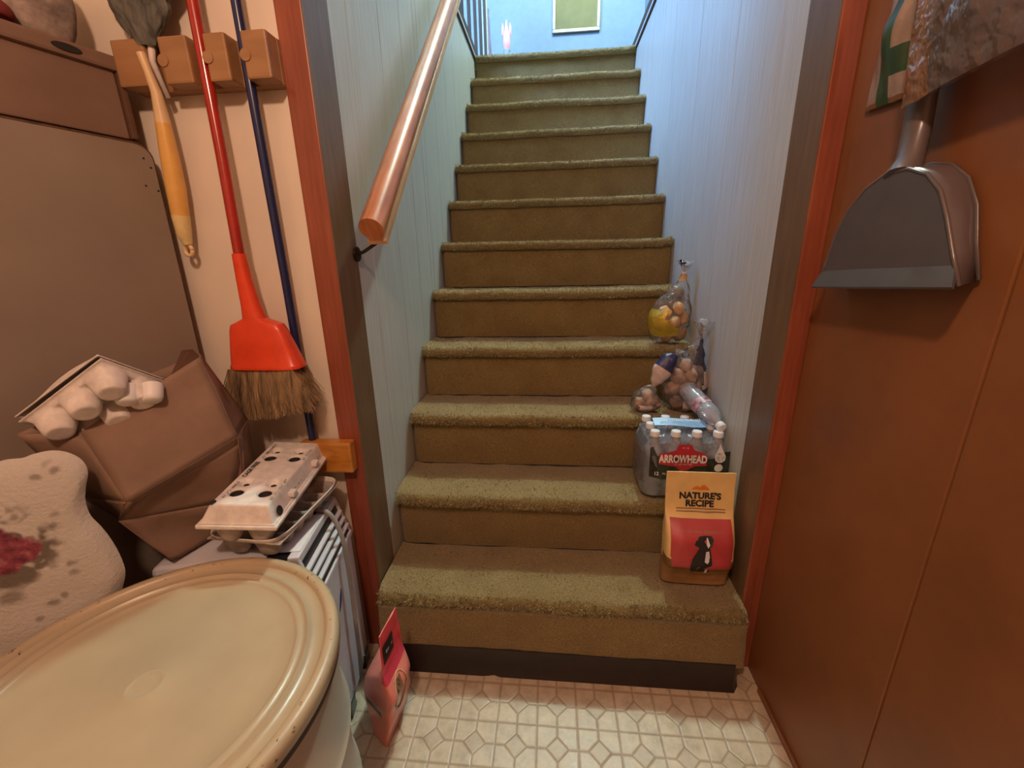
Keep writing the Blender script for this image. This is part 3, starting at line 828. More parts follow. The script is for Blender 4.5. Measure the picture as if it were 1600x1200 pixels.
put_marks(ink, 0.085, .009, lambda x, y: lidtop((.075, Bc-.020))(x, y), 0)
put_marks(ink, 0.055, .009, lambda x, y: lidtop((.225, Bc-.020))(x, y), 0)
put_marks(ink, 0.035, .009, lambda x, y: TL @ V3((.245+x, Bc-.006-y*.3, -.021+y*.9)), 0)
ink.build('green_print', GREENINK, ec)
# open tray underneath
q0 = V3((-.215, -.052, .588)); T2 = frame(q0, V3((.02, .985, .01)).normalized(), V3((.985, -.06, 0)).normalized(), V3((0, 0, 1)))
et = thing('egg_tray', 'open empty pulp egg carton base lying on the appliance under the closed carton', 'egg carton', q0+V3((.1, .13, -.05)))
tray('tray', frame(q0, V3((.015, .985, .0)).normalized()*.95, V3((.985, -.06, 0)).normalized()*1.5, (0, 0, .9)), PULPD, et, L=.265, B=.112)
mb = MB()
def rimf(u, v):
    a = 2*pi*u; L, B = .265*.95/2, .112*1.5/2
    x = math.copysign(abs(cos(a))**.35, cos(a)); y = math.copysign(abs(sin(a))**.35, sin(a))
    k = 1+.05*v; z = .012*v
    return q0+V3((.015, .985, 0))*(L+x*L*k)+V3((.985, -.06, 0))*(B+y*B*k)+V3((0, 0, z))
mb.grid(rimf, 80, 3); mb.build('rim', PULP, et, smooth=True, mods=[('SOLIDIFY', dict(thickness=.002, offset=0))])
# ------------------------------------------------------------------ paper bag with a carton sticking out
pb = thing('paper_bag', 'crumpled brown paper bag standing on the appliance beside the tan board', 'paper bag', (-.27, .0, .54))
A = V3((-.345, -.110, .850)); B = V3((-.210, .030, .955)); Cc = V3((-.163, .026, .785)); D = V3((-.275, -.128, .722))
E_ = V3((-.325, -.112, .669)); F_ = V3((-.286, -.071, .545)); G_ = V3((-.222, .040, .62)); H_ = V3((-.240, .090, .545))
Bk = V3((-.275, .105, .945)); Lk = V3((-.413, -.150, .862)); L2 = V3((-.420, -.085, .70)); L3 = V3((-.36, -.02, .545)); Rk = V3((-.225, .140, .78)); R3 = V3((-.255, .160, .545))
C3 = Cc+V3((-.006, .02, -.02)); D3 = D+V3((-.012, .03, -.018))
K3 = V3((-.335, .13, .545)); K2 = V3((-.385, .08, .75)); K1 = V3((-.36, .04, .91))
mb = MB()
def quad(a, b, c, d, n=10, seed=0, amp=.004):
    nm = (b-a).cross(d-a).normalized()
    def f(u, v):
        p = (a*(1-u)+b*u)*(1-v)+(d*(1-u)+c*u)*v
        e = min(u, 1-u, v, 1-v); e = min(1, e*6)
        return p+nm*amp*e*noise.noise(p*14+V3((seed, 0, 0)))*2
    mb.grid(f, n, n)
quad(A, B, Cc, D, 16, 1)                   # front panel
quad(D, Cc, C3, D3, 6, 2, .001)            # crease
quad(D3, C3, G_, E_, 10, 3, .006)
quad(E_, G_, H_, F_, 12, 4, .006)
mb.add([D, D3, E_], [(0, 1, 2)]); mb.add([Cc, C3, Rk], [(0, 1, 2)]); mb.add([C3, G_, H_], [(0, 1, 2)])
quad(B, Bk, Rk, Cc, 10, 5)
quad(Cc, Rk, R3, H_, 10, 6, .006)
quad(Lk, A, D, L2, 8, 7)
quad(L2, D, E_, L3, 8, 8, .004)
mb.add([E_, F_, L3], [(0, 1, 2)])
quad(Bk, K1, K2, Rk, 8, 9); quad(Rk, K2, K3, R3, 8, 10); quad(K1, Lk, L2, K2, 8, 11); quad(K2, L2, L3, K3, 8, 12)
mb.add([F_, H_, R3, K3, L3], [(0, 1, 2, 3, 4)])
mb.build('bag_body', KRAFT, pb, mods=[('SOLIDIFY', dict(thickness=.0012, offset=-1))], smooth=True, angle=30)
mb = MB(); mb.add([B+V3((-.028, .02, -.03)), B+V3((-.062, -.012, -.038)), B+V3((-.045, .012, .012)), B+V3((-.030, .022, .012)), B+V3((-.02, .03, -.01))], [(0, 1, 2, 3, 4)])
mb.build('folded_flap', CARDD, pb, mods=[('SOLIDIFY', dict(thickness=.0012, offset=0))])
# carton in the bag: cups outwards, long side leaning out to the left
org = V3((-.405, -.148, .884)); pu = V3((-.288, -.100, .974)); pv_ = V3((-.268, .002, .902))
u_ = (pu-org).normalized(); v_ = (pv_-pu); v_ = (v_-u_*v_.dot(u_)).normalized(); nv = u_.cross(v_).normalized()
if nv.x < 0: nv = -nv
eb = thing('egg_carton', 'open pulp egg carton with cups outwards stuck upright in the paper bag', 'egg carton', org)
T3 = frame(org+nv*.0, u_, v_, nv)
Lb, Bb = .170, .118
def hb(x, y):
    e = min(x, Lb-x, y, Bb-y)
    if e < .004: return 0
    a = ((x-.004) % .054)/.054-.5; b = ((y-.004) % .055)/.055-.5
    d = .044*(1-sst(.30, .58, sqrt(a*a+b*b)))
    return max(d, .008)*sst(.004, .012, e)
mb = MB(); mb.grid(lambda s, t: T3 @ V3((s*Lb, t*Bb, hb(s*Lb, t*Bb))), 72, 50)
mb.build('tray', PULP, eb, smooth=True, mods=[('SOLIDIFY', dict(thickness=.0018, offset=0))])
T4 = frame(org-nv*.010-v_*.004, (u_+nv*.02).normalized(), v_, nv)
mb = MB(); mb.grid(lambda s, t: T4 @ V3((s*Lb, t*Bb, -.040*sst(0, .022, min(s*Lb, Lb-s*Lb, t*Bb, Bb-t*Bb))*(1-.35*(1-sst(0, .08, min(s*Lb, Lb-s*Lb)))))), 60, 40)
mb.build('lid', PULP, eb, smooth=True, mods=[('SOLIDIFY', dict(thickness=.0018, offset=0))])
for i, (s, t) in enumerate(((.150, .088),)):
    pass
for i, p in enumerate((V3((-.277, -.072, .905)), V3((-.254, -.046, .900)))):
    dn = V3((.35, -.55, -.70)).normalized(); Tw = orth(p, dn, V3((0, 0, 1))); Tw = frame(p, Tw.col[1][:3], Tw.col[2][:3], Tw.col[0][:3])
    o = MB().lathe([(.018, -.02), (.0175, .004), (.0155, .011), (.012, .014), (0, .0135)], n=24, T=Tw).build('white_cup', EGG, None, smooth=True, angle=50)
    tag(o, ('white foam cup bottom nearest the carton in the paper bag', 'white foam cup bottom at the right, nearer the bag rim')[i], 'foam cup', 'white cups in the paper bag')

# ------------------------------------------------------------------ cream drum
DC = V3((-.088, -.328, 0)); DR = .262; DH = .565
dr = thing('metal_drum', 'large round cream enamelled metal drum with chipped rim in the lower left', 'drum', DC)
MB().lathe([(0, 0), (DR-.006, 0), (DR-.006, .01), (DR-.012, .02), (DR-.012, .17), (DR-.004, .18), (DR-.012, .19), (DR-.012, .36), (DR-.004, .37), (DR-.012, .38), (DR-.012, DH-.035)], DC, 128).build('body', DRUMB, dr, smooth=True, angle=50)
MB().lathe([(DR-.012, DH-.040), (DR-.002, DH-.038), (DR-.002, DH-.026), (DR-.010, DH-.024)], DC, 128).build('seam_band', RUST, dr, smooth=True, angle=40, label='dark rusty band under the lid')
Z = DH
prof = [(0, Z-.012), (.012, Z-.012), (.018, Z-.012), (.0195, Z-.0112), (.022, Z-.0108), (.0245, Z-.0112), (.026, Z-.012), (.17, Z-.012), (.192, Z-.012), (.197, Z-.009), (.201, Z-.006), (.205, Z-.009), (.208, Z-.010), (.212, Z-.007), (.215, Z-.004), (.219, Z-.007), (.222, Z-.0105), (.236, Z-.011), (.240, Z-.008)]
MB().lathe(prof, DC, 128).build('lid', DRUM, dr, smooth=True, angle=80)
prof = [(.240, Z-.008), (.243, Z-.003), (.247, Z), (.253, Z), (.258, Z-.002), (.2615, Z-.006), (.2625, Z-.012), (.2625, Z-.024), (.258, Z-.026)]
MB().lathe(prof, DC, 128).build('lid_rim', RIM, dr, smooth=True, angle=80, label='rolled rim of the lid with chipped paint')

# ------------------------------------------------------------------ rose patterned cushion
cu = thing('cushion', 'fluffy cream cushion printed with dark roses standing at the left edge behind the drum', 'cushion', (-.39, -.20, .42))
out = [(-.25, .42), (-.25, .60), (-.245, .812), (-.20, .818), (-.15, .822), (-.122, .829), (-.090, .838), (-.068, .837), (-.053, .841), (-.03, .842), (-.012, .834), (.001, .818), (.004, .795), (-.006, .765), (-.012, .740), (-.012, .712), (-.004, .688), (.003, .660), (.008, .625), (.008, .585), (-.004, .550), (-.02, .50), (-.04, .42)]
def cush():
    cx, cz = -.115, .62
    P2 = []
    n = len(out)
    for i in range(n):
        p0, p1, p2, p3 = [V3((*out[(i+k) % n], 0)) for k in (-1, 0, 1, 2)]
        for j in range(5):
            t = j/5; q = .5*((2*p1)+(p2-p0)*t+(2*p0-5*p1+4*p2-p3)*t*t+(3*p1-p0-3*p2+p3)*t**3); P2.append((q.x, q.y))
    N = len(P2)
    Vs = []; Fs = []
    rings = 14
    for side in (-1, 1):
        for r in range(rings+1):
            f = 1-r/rings
            th = .022*(1-f**5)**.5
            for (x, z) in P2:
                px = cx+(x-cx)*f; pz = cz+(z-cz)*f
                bmp_ = .006*noise.noise(V3((px*14, pz*14, side)))
                yy = side*(th+bmp_*(1-f**4)); Vs.append(V3((-.306, -.152, 0))+V3((.866, .5, 0))*px+V3((-.5, .866, 0))*yy+V3((0, 0, pz)))
    def idx(s, r, k): return (s*(rings+1)+r)*N+k % N
    for s in (0, 1):
        for r in range(rings):
            for k in range(N):
                q = (idx(s, r, k), idx(s, r, k+1), idx(s, r+1, k+1), idx(s, r+1, k))
                Fs.append(q[::-1] if s else q)
    return Vs, Fs
Vs, Fs = cush(); mesh_obj('cover', Vs, Fs, FLORAL, cu, smooth=True)
cr = thing('storage_crate', 'low wooden crate on the floor behind the drum carrying the rose cushion', 'crate', (-.41, -.21, 0))
Tk = frame((-.306, -.152, 0), (-.866, -.5, 0), (.5, -.866, 0), (0, 0, 1))
for z in (.0, .10, .20, .30):
    MB().box((.06, -.03, z), (.25, -.022, z+.075), 0, Tk, .003).build('slat', RACKW, cr); MB().box((.06, .020, z), (.25, .028, z+.075), 0, Tk, .003).build('slat', RACKW, cr)
MB().box((.06, -.03, .382), (.25, .028, .418), 0, Tk, .003).build('top_board', RACKW, cr)

# ------------------------------------------------------------------ stand-up pouches
def pouch(root, T, wb, wt, H, tb, ncols, colf, mats, name='pouch_body', bulge=.0, curve=None, top=.12, sq=.45):
    """T: local (x width, y out of the front, z up). colf(side,u,v)->material index"""
    NU, NV = 72, 60
    def half(v):           # half thickness
        return tb*(.55+.45*sst(0, .3, v))*(1-sst(.45, 1-top, v))+.0016+(bulge*sin(pi*min(1, v/(1-top))) if v < 1-top else 0)
    def pt(u, v):
        a = 2*pi*u; w_ = (wb+(wt-wb)*v)/2
        e = .35+.65*sst(.5, 1, v)*0
        ht = half(v)
        x = math.copysign(abs(cos(a))**sq, cos(a))*w_; y = math.copysign(abs(sin(a))**(sq+.05), sin(a))*ht
        off = curve(v, x/w_) if curve else 0
        wr = .0025*noise.noise(V3((x*30, v*9, 1 if y > 0 else 9)))*(1 if v > .05 else 0)
        return V3((x, -y+off+wr, v*H))
    def fm(u, v):
        a = 2*pi*u; x = math.copysign(abs(cos(a))**sq, cos(a))
        side = 'front' if sin(a) > 0 else 'back'
        return colf(side, x, v)
    mb = MB(); mb.grid(lambda u, v: T @ pt(u, v), NU, NV, mf=fm)
    n0 = len(mb.V)
    mb.F.append(tuple(range(NU))[::-1]); mb.m.append(0)
    k = NV*(NU+1); mb.F.append(tuple(range(k, k+NU))); mb.m.append(0)
    mb.build(name, mats, root, smooth=True, angle=50)
    def surf(x, z, lift=.0012):          # point on the front surface at local x, z
        v = z/H; w_ = (wb+(wt-wb)*v)/2; c = max(-1, min(1, x/w_)); ca = math.copysign(abs(c)**(1/sq), c)
        sa = sqrt(max(0, 1-ca*ca)); y = sa**(sq+.05)*half(v)
        off = curve(v, x/w_) if curve else 0
        wr = .0025*noise.noise(V3((x*30, v*9, 1)))*(1 if v > .05 else 0)
        return T @ V3((x, -y+off+wr-lift, z))
    return surf
# dog food pouch on the first tread
YLW = plain('amber_pouch', (.80, .55, .23), .38, 0, .07, 10, bmp=.3, bscale=18, bdist=.004, coat=.2)
PNK = plain('raspberry_print', (.50, .06, .07), .4, 0, .1, 12, bmp=.3, bscale=22, bdist=.004, coat=.2)
BRN = plain('brown_print', (.20, .10, .035), .45, 0, .15, 20, coat=.15)
KRF = plain('kraft_print', (.36, .19, .075), .5, 0, .15, 20, coat=.15)
GRYT = plain('taupe_ink', (.34, .22, .12), .5)
ORG = plain('orange_ink', (.72, .20, .03), .5)
Tp = frame((.905, .310, .237), (1, -.02, 0), (.02, 1, 0), (0, 0, 1))
dg = thing('dog_food_pouch', 'amber and raspberry pouch of dog food standing on the first step', 'pouch', (.905, .310, .237))
def dcol(side, x, v):
    if v < .20: return 3
    if v < .235: return 2
    if side == 'back': return 0
    if v < .62 and abs(x) < .88-.25*max(0, (.32-v))*3: 
        return 1
    return 0 if v > .30 else 2
def dcurve(v, x): return (.012*sst(.10, .24, v)*-1)*(1-sst(.24, .4, v)*.4) + .030*sst(.3, 1, v) 
sf = pouch(dg, Tp, .182, .182, .326, .045, 0, dcol, [YLW, PNK, BRN, KRF], curve=dcurve, top=.3)
ink = MB()
put_text(ink, "NATURE'S", .0245, lambda x, y: sf(x, .258+y), 0, .0012)
put_text(ink, 'RECIPE', .0245, lambda x, y: sf(x, .236+y), 0, .0012)
ink.build('brand_lettering', INK, dg)
ink = MB()
for (xa, xb, xp, h) in ((-.024, .004, -.008, .011), (-.006, .026, .008, .014)):
    ink.add([sf(xa, .276, .0016), sf(xb, .276, .0016), sf(xp+.003, .276+h, .0016), sf(xp-.003, .276+h, .0016)], [(0, 1, 2, 3)])
ink.build('mountain_mark', ORG, dg)
ink = MB()
for k in range(2):
    ink.grid(lambda u, v: sf(-.062+u*.13, .214+k*.007+v*.0035), 24, 1)
put_marks(ink, 0.115, .0085, lambda x, y: sf(x, .176+y), 0)
ink.build('small_print', GRYT, dg)
# the dog on the label
ink = MB()
def poly2(pts, lift, mi): ink.add([sf(.004+x*1.3, .058+y*1.25, lift) for x, y in pts], [tuple(range(len(pts)))], mi)
poly2([(-.022, .004), (-.026, .02), (-.022, .040), (-.014, .056), (-.008, .070), (.010, .070), (.014, .05), (.017, .03), (.014, .004)], .0022, 0)      # body
poly2([(-.012, .066), (-.016, .078), (-.010, .088), (.002, .090), (.014, .090), (.018, .084), (.015, .072), (.006, .064)], .0026, 0)     # head
poly2([(-.016, .082), (-.020, .072), (-.014, .068), (-.010, .076)], .0030, 0)
poly2([(.003, .074), (.004, .087), (.006, .087), (.010, .074), (.007, .067)], .0034, 1)
poly2([(.002, .034), (.003, .058), (.009, .060), (.012, .040), (.008, .030)], .0028, 1)
poly2([(-.012, .0), (-.012, .020), (-.006, .022), (-.004, .0)], .0030, 2); poly2([(.005, .0), (.005, .016), (.009, .016), (.011, .0)], .0030, 1)
ink.build('dog_picture', [INK, PAPER, plain('tan_fur', (.4, .2, .1), .6)], dg)
# pink pouch on the floor
PK1 = plain('coral_pouch', (.78, .24, .19), .35, 0, .08, 10, bmp=.4, bscale=16, bdist=.006, coat=.3)
PK2 = plain('hot_pink_header', (.85, .07, .10), .35, 0, .05, 10, coat=.3)
PK3 = plain('magenta_print', (.62, .05, .09), .35, 0, .1, coat=.3)
LBL = plain('black_label', (.02, .018, .022), .3)
pw = V3((-.118, -.986, 0)).normalized(); pwx = -pw
pn = V3((.985, -.17, 0)).normalized()
Tq = frame((.062, .018, .0), V3((.16, .987, 0)), V3((-.987, .16, 0)), V3((.10, 0.02, 1)))
pk = thing('treat_pouch', 'pink resealable pouch with a clear window standing on the floor against the appliance', 'pouch', (.068, .018, 0))
def pcol(side, x, v):
    if v > .68: return 1
    if side == 'front' and v > .60: return 2
    if side == 'front' and ((x+.12)/.50)**2+((v-.44)/.15)**2 < 1: return 3
    return 0
WIN = plain('window_contents', (.26, .14, .07), .25, 0, .6, 70, coat=.6)
def pcurve(v, x): return -.044*sst(.30, .72, v)
Tq = frame((.083, .040, .001), V3((.08, .99, 0)), V3((-.80, .55, 0)), V3((0, 0, 1)))
ps = pouch(pk, Tq, .138, .088, .325, .062, 0, pcol, [PK1, PK2, PK3, WIN], curve=pcurve, top=.30, sq=.28)
mb = MB()
mb.tube([ps(-.007+.029*cos(a), .143+.050*sin(a), .0015) for a in [2*pi*k/32 for k in range(33)]], .0014, 6)
mb.build('window_edge', plain('cream_line', (.6, .45, .3), .5), pk, smooth=True)
mb = MB(); mb.grid(lambda u, v: ps(-.040+.050*u, .240+.050*v, .0016), 8, 4)
mb.build('label_patch', LBL, pk)
mb = MB(); put_marks(mb, 0.034, .013, lambda x, y: ps(-.014+x, .265+y, .0024)); mb.build('lettering', PAPER, pk)
mb = MB()
mb.grid(lambda u, v: Tq @ V3((-.0700, .034-.068*u, .105+.016*v)), 4, 2); mb.build('side_label', LBL, pk)

# ------------------------------------------------------------------ water bottles
CLR = film('clear_bottle_plastic', (.74, .78, .90), .30, .08, .6, 40, wdist=.004, lw=.32)
WRAP = film('shrink_wrap', (.74, .78, .88), .14, .08, 1.0, 16, wdist=.02, lw=.38)
CAPW = plain('white_cap', (.72, .74, .80), .35, 0, .03)
def bottle_prof(h=.205, r=.031):
    p = [(0, .004), (.012, .002), (.022, 0), (r-.003, .003), (r, .010)]
    z = .012
    while z < .07: p += [(r, z), (r-.0018, z+.005)]; z += .010
    p += [(r, .075), (r-.001, .08), (r-.001, .115), (r, .12), (r, .135), (r-.004, .152), (r-.012, .168), (.0125, .180), (.0118, .188)]
    return p
def bottle_obj(parent=None):
    T = Matrix.Identity(4)
    return MB().lathe(bottle_prof(), n=28)
def cap_mb():
    return MB().lathe([(0, .204), (.0125, .204), (.0138, .202), (.0142, .188), (0, .188)], n=20)
wp = thing('water_bottle_pack', 'shrink wrapped pack of twelve clear water bottles with a red label on the second step', 'water bottles', (.888, .508, .432))
bp_, cp_ = [], []
base = wp.location
first = None
for j in range(3):
    for i in range(4):
        px = .804+i*.0600-base.x; py = .447+j*.0605-base.y
        if first is None:
            me = bottle_obj().build('bottle', CLR, None, smooth=True, origin=(0, 0, 0), angle=50); me.parent = wp; me.location = (px, py, 0)
            cc = cap_mb().build('cap', CAPW, None, smooth=True, origin=(0, 0, 0), angle=40); cc.parent = me; cc.location = (0, 0, 0)
            first = me; fc = cc
        else:
            b2 = first.copy(); C.objects.link(b2); b2.parent = wp; b2.location = (px, py, 0)
            c2 = fc.copy(); C.objects.link(c2); c2.parent = b2; c2.location = (0, 0, 0)
# the wrap: rounded box hugging the bottles, open round holes left plain
def wrapf(u, v):
    a = 2*pi*u; x = math.copysign(abs(cos(a))**.33, cos(a)); y = math.copysign(abs(sin(a))**.33, sin(a))
    z = .006+v*.165
    sc = 1-.10*sst(.75, 1, v)-.02*(1-sst(0, .1, v))
    hx_, hy_ = .1245, .0955
    rib = .003*cos(x*hx_/.060*2*pi+pi)*(1-abs(y)**8*0)
    wob = .003*noise.noise(V3((x*4, y*4, z*20)))
    return V3((.894+x*(hx_+wob)*sc, .5075+y*(hy_+wob+rib*(1 if abs(y) > .9 else 0))*sc, .432+z))
mb = MB(); mb.grid(wrapf, 128, 26)
def wtop(u, v):
    x = -1+2*u; y = -1+2*v
    return V3((.894+x*.110, .5075+y*.078, .603+.022*(1-abs(x)**3)*(1-abs(y)**4)+.004*noise.noise(V3((x*5, y*5, 3)))))
mb.grid(wtop, 40, 30)
mb.build('shrink_wrap', WRAP, wp, smooth=True)
YF = .5075-.0955-.004
def wf(x, z, l=0): z = z*1.12+.022; return V3((.894+x, YF-l-.0005+.006*(abs(x)/.12)**8+max(0, z-.13)*.22, .432+z))
LRED = plain('label_red', (.45, .02, .04), .4, coat=.3); LDK = plain('label_dark_forest', (.03, .035, .03), .4, 0, .5, 40, coat=.3); LBLU = plain('label_blue', (.25, .45, .75), .4, coat=.3)
LWH = plain('label_white', (.7, .7, .72), .4)
mb = MB()
band = [(-.108, .045), (-.108, .125), (-.10, .128), (-.088, .105), (-.06, .10), (.03, .098), (.07, .10), (.085, .115), (.118, .118), (.118, .045), (.05, .038), (-.07, .038)]
mb.add([wf(x, z) for x, z in band], [tuple(range(len(band)))])
mb.build('dark_label_print', LDK, wp)
mb = MB()
mb.add([wf(x, z, .0008) for x, z in ((-.083, .083), (-.083, .110), (-.05, .116), (-.035, .121), (-.028, .135), (.008, .135), (.016, .121), (.045, .113), (.052, .108), (.052, .080), (.02, .079), (.0, .068), (-.02, .064), (-.035, .076))], [tuple(range(14))])
mb.build('red_label_badge', LRED, wp)
mb = MB(); put_text(mb, 'ARROWHEAD', .0245, lambda x, y: wf(-.0155+x, .097+y*1.15, .0016), 0, .0008, .86)
put_text(mb, '12', .014, lambda x, y: wf(-.088+x, .055+y, .0016), 0, .0004); put_text(mb, 'PK', .009, lambda x, y: wf(-.066+x, .055+y, .0016))
put_marks(mb, 0.05, .0055, lambda x, y: wf(-.015+x, .0835+y, .0016))
put_marks(mb, .018, .0055, lambda x, y: wf(-.01+x, .127+y, .0016))
dp = [(.0, .046), (.008, .028), (.0155, .014), (.014, .004), (.006, -.003), (-.006, -.003), (-.014, .004), (-.0155, .014), (-.008, .028)]
mb.add([wf(.088+x, .093+z, .0008) for x, z in dp], [tuple(range(9))])
mb.add([wf(.086+.012*cos(a), .075+.011*sin(a), .0008) for a in [2*pi*k/18 for k in range(18)]], [tuple(range(18))])
mb.build('white_lettering', LWH, wp)
mb = MB(); put_marks(mb, 0.018, .009, lambda x, y: wf(.088+x, .113+y, .0018)); put_marks(mb, .022, .0065, lambda x, y: wf(.088+x, .104+y, .0018)); put_marks(mb, 0.02, .0065, lambda x, y: wf(.088+x, .098+y, .0018))
mb.build('drop_lettering', NAVYINK, wp)
# pale blue printed strip across the top
mb = MB()
mb.grid(lambda u, v: V3((.894-.085+.155*u, .478+.036*v-.010*sin(pi*u), .640-.0+.004*sin(5*u)+.010*v)), 24, 4)
mb.build('top_print_strip', LBLU, wp, smooth=True)
mb = MB(); put_marks(mb, 0.13, .018, lambda x, y: V3((.886+x, .492+y*.9-.004, .651+y*.28+.003))); mb.build('top_lettering', LWH, wp)
# loose bottle lying on the pack
lb = thing('water_bottle', 'single clear water bottle lying across the top right of the wrapped pack', 'bottle', (.955, .60, .672))
p0 = V3((.945, .640, .705)); p1 = V3((.990, .472, .650)); dd = (p1-p0).normalized()
TB = orth(p0, dd, V3((0, 0, 1))); TB = frame(p0, TB.col[1][:3], TB.col[2][:3], TB.col[0][:3])
mb = MB(); mb.lathe(bottle_prof(), n=28, T=TB); mb.build('bottle_body', CLR, lb, smooth=True, angle=50)
mb = MB(); mb.lathe([(0, .204), (.0125, .204), (.0138, .202), (.0142, .188), (0, .188)], n=20, T=TB); mb.build('cap', CAPW, lb, smooth=True, angle=40)
mb = MB(); mb.lathe([(.0312, .082), (.0312, .113)], n=28, T=TB); mb.build('label_band', plain('label_pinkish', (.5, .28, .34), .4, 0, .5, 60), lb, smooth=True)

# ------------------------------------------------------------------ potato bags
POT = plain('potato_skin', (.44, .28, .20), .7, 0, .18, 30, bmp=.4, bscale=70, bdist=.002)
POT2 = plain('golden_potato_skin', (.66, .36, .12), .55, 0, .15, 30, bmp=.3, bscale=70, bdist=.002)
BAGC = film('clear_produce_film', (.80, .78, .80), .06, .20, 1.0, 30, wdist=.02, lw=.22)
BAGY = plain('yellow_foil_print', (.52, .36, .03), .22, .3, .15, 20, bmp=.8, bscale=24, bdist=.012, spec=.8)
BAGN = plain('navy_print_film', (.012, .016, .09), .22, 0, .1, 20, bmp=.8, bscale=30, bdist=.008, spec=.8)
BAGW = plain('white_print_film', (.55, .42, .38), .25, 0, .1, 20, bmp=.8, bscale=26, bdist=.01, spec=.8)
BAGO = film('orange_tinted_film', (.85, .45, .08), .40, .18, 1.0, 26, wdist=.02, lw=.25)
def protos(mat):
    out_ = []
    for i, r in enumerate(((.030, .024, .022), (.027, .025, .023), (.033, .026, .022))):
        Vs, Fs = blob((0, 0, 0), r, i+1, .22, 1.6, 22); out_.append((Vs, Fs))
    res = []
    for Vs, Fs in out_:
        me = bpy.data.meshes.new('potato'); me.from_pydata([tuple(v) for v in Vs], [], Fs); me.materials.append(mat)
        me.polygons.foreach_set('use_smooth', [True]*len(Fs)); res.append(me)
    return res
def potatoes(meshes, pts, label, group, seed, name='potato', cat='potato'):
    rnd = random.Random(seed)
    for i, (p, s) in enumerate(pts):
        o = bpy.data.objects.new(name, meshes[i % 3]); C.objects.link(o); o.location = p
        o.rotation_euler = (rnd.uniform(0, 3), rnd.uniform(0, 3), rnd.uniform(0, 3)); o.scale = (s, s, s)
        tag(o, label, cat, group)
def filmbag(root, path, rad, colf, mats, flat=(1, 1, 1), seed=0, name='bag_film', n=48, k=8):
    P = smoothp([V3(p) for p in path], k); R = []
    for i in range(len(rad)-1):
        for j in range(k): t = j/k; t = t*t*(3-2*t); R.append(rad[i]*(1-t)+rad[i+1]*t)
    R.append(rad[-1]); Vs = []; Fs = []; fm = []
    for i, p in enumerate(P):
        d = (P[min(i+1, len(P)-1)]-P[max(i-1, 0)]).normalized(); u = d.cross(V3((0, 1, 0))).normalized(); v = d.cross(u)
        for q in range(n):
            a = 2*pi*q/n
            rr = R[i]*(1+.16*noise.noise(V3((cos(a)*1.3, sin(a)*1.3, i*.09+seed)))+ .05*noise.noise(V3((cos(a)*5, sin(a)*5, i*.05+seed))))
            w_ = (u*cos(a)+v*sin(a))*rr
            Vs.append(p+V3((w_.x*flat[0], w_.y*flat[1], w_.z*flat[2])))
    for i in range(len(P)-1):
        for q in range(n):
            Fs.append((i*n+q, i*n+(q+1) % n, (i+1)*n+(q+1) % n, (i+1)*n+q)); fm.append(colf(i/(len(P)-1), Vs[i*n+q]))
    Fs.append(tuple(range(n))); fm.append(0)
    return mesh_obj(name, Vs, Fs, mats, root, fm=fm, smooth=True)
def bow(root, c, d, size, seed, mats, name='gathered_top', mi=0):
    """the loose frilled plastic above a tie"""
    rnd = random.Random(seed); mb = MB()
    d = V3(d).normalized(); s1 = d.orthogonal().normalized(); s2 = d.cross(s1)
    for q in range(7):
        a = 2*pi*q/7+rnd.uniform(-.3, .3); o_ = (s1*cos(a)+s2*sin(a)); L = size*rnd.uniform(.7, 1.1); wd = o_.cross(d)
        ph = rnd.uniform(0, 6)
        mb.grid(lambda u, v: V3(c)+d*L*v+o_*(.5*L*v**1.5)+wd*((u-.5)*size*.75*(.15+v))+o_*(.007*sin(u*9+ph)*v), 8, 8)
    return mb.build(name, mats, root, smooth=True)
pm = protos(POT); pg = protos(POT2)
# golden bag on the fourth tread
z4 = nos(4)[1]
yb_ = thing('potato_bag', 'tied clear and yellow bag of golden potatoes, highest of the produce bags on the stairs', 'produce bag', (.935, .865, z4))
pts = [((.925, .865, z4+.032), 1.0), ((.972, .87, z4+.034), 1.05), ((.895, .862, z4+.068), .95), ((.945, .855, z4+.078), 1.05), ((.980, .875, z4+.090), .95), ((.915, .868, z4+.110), .9), ((.962, .868, z4+.128), .9)]
potatoes(pg, pts, 'golden potato inside the yellow topmost bag', 'golden potatoes in the yellow bag', 3)
def ycol(t, p):
    if t > .78: return 1
    return 2 if (p.x < .925+.03*sin(p.z*60) and p.z < z4+.125 and p.z > z4+.03) else (0 if t < .55 else 0)
filmbag(yb_, [(.935, .862, z4+.002), (.932, .862, z4+.03), (.930, .862, z4+.08), (.945, .865, z4+.13), (.962, .868, z4+.19), (.968, .87, z4+.235), (.972, .87, z4+.255)],
        [.030, .060, .078, .066, .036, .014, .007], ycol, [BAGC, BAGO, BAGY], (1.0, .72, 1), 2)
bow(yb_, (.972, .87, z4+.25), (.06, 0, 1), .045, 5, BAGC)
mb = MB(); mb.tube([(.972+.009*cos(a), .87+.009*sin(a), z4+.252) for a in [2*pi*k/16 for k in range(17)]], .0035, 8); mb.build('tie', BAGW, yb_, smooth=True)
mb = MB(); rnd = random.Random(11)
for q in range(9):
    c = V3((.966+rnd.uniform(-.016, .012), .858, z4+.275+rnd.uniform(0, .022))); s = rnd.uniform(.003, .006)
    mb.add([c+V3((s*cos(a), 0, s*sin(a)*.8)) for a in (0, 1.2, 2.4, 3.7, 5)], [(0, 1, 2, 3, 4)])
mb.build('navy_flecks', NAVYINK, yb_)
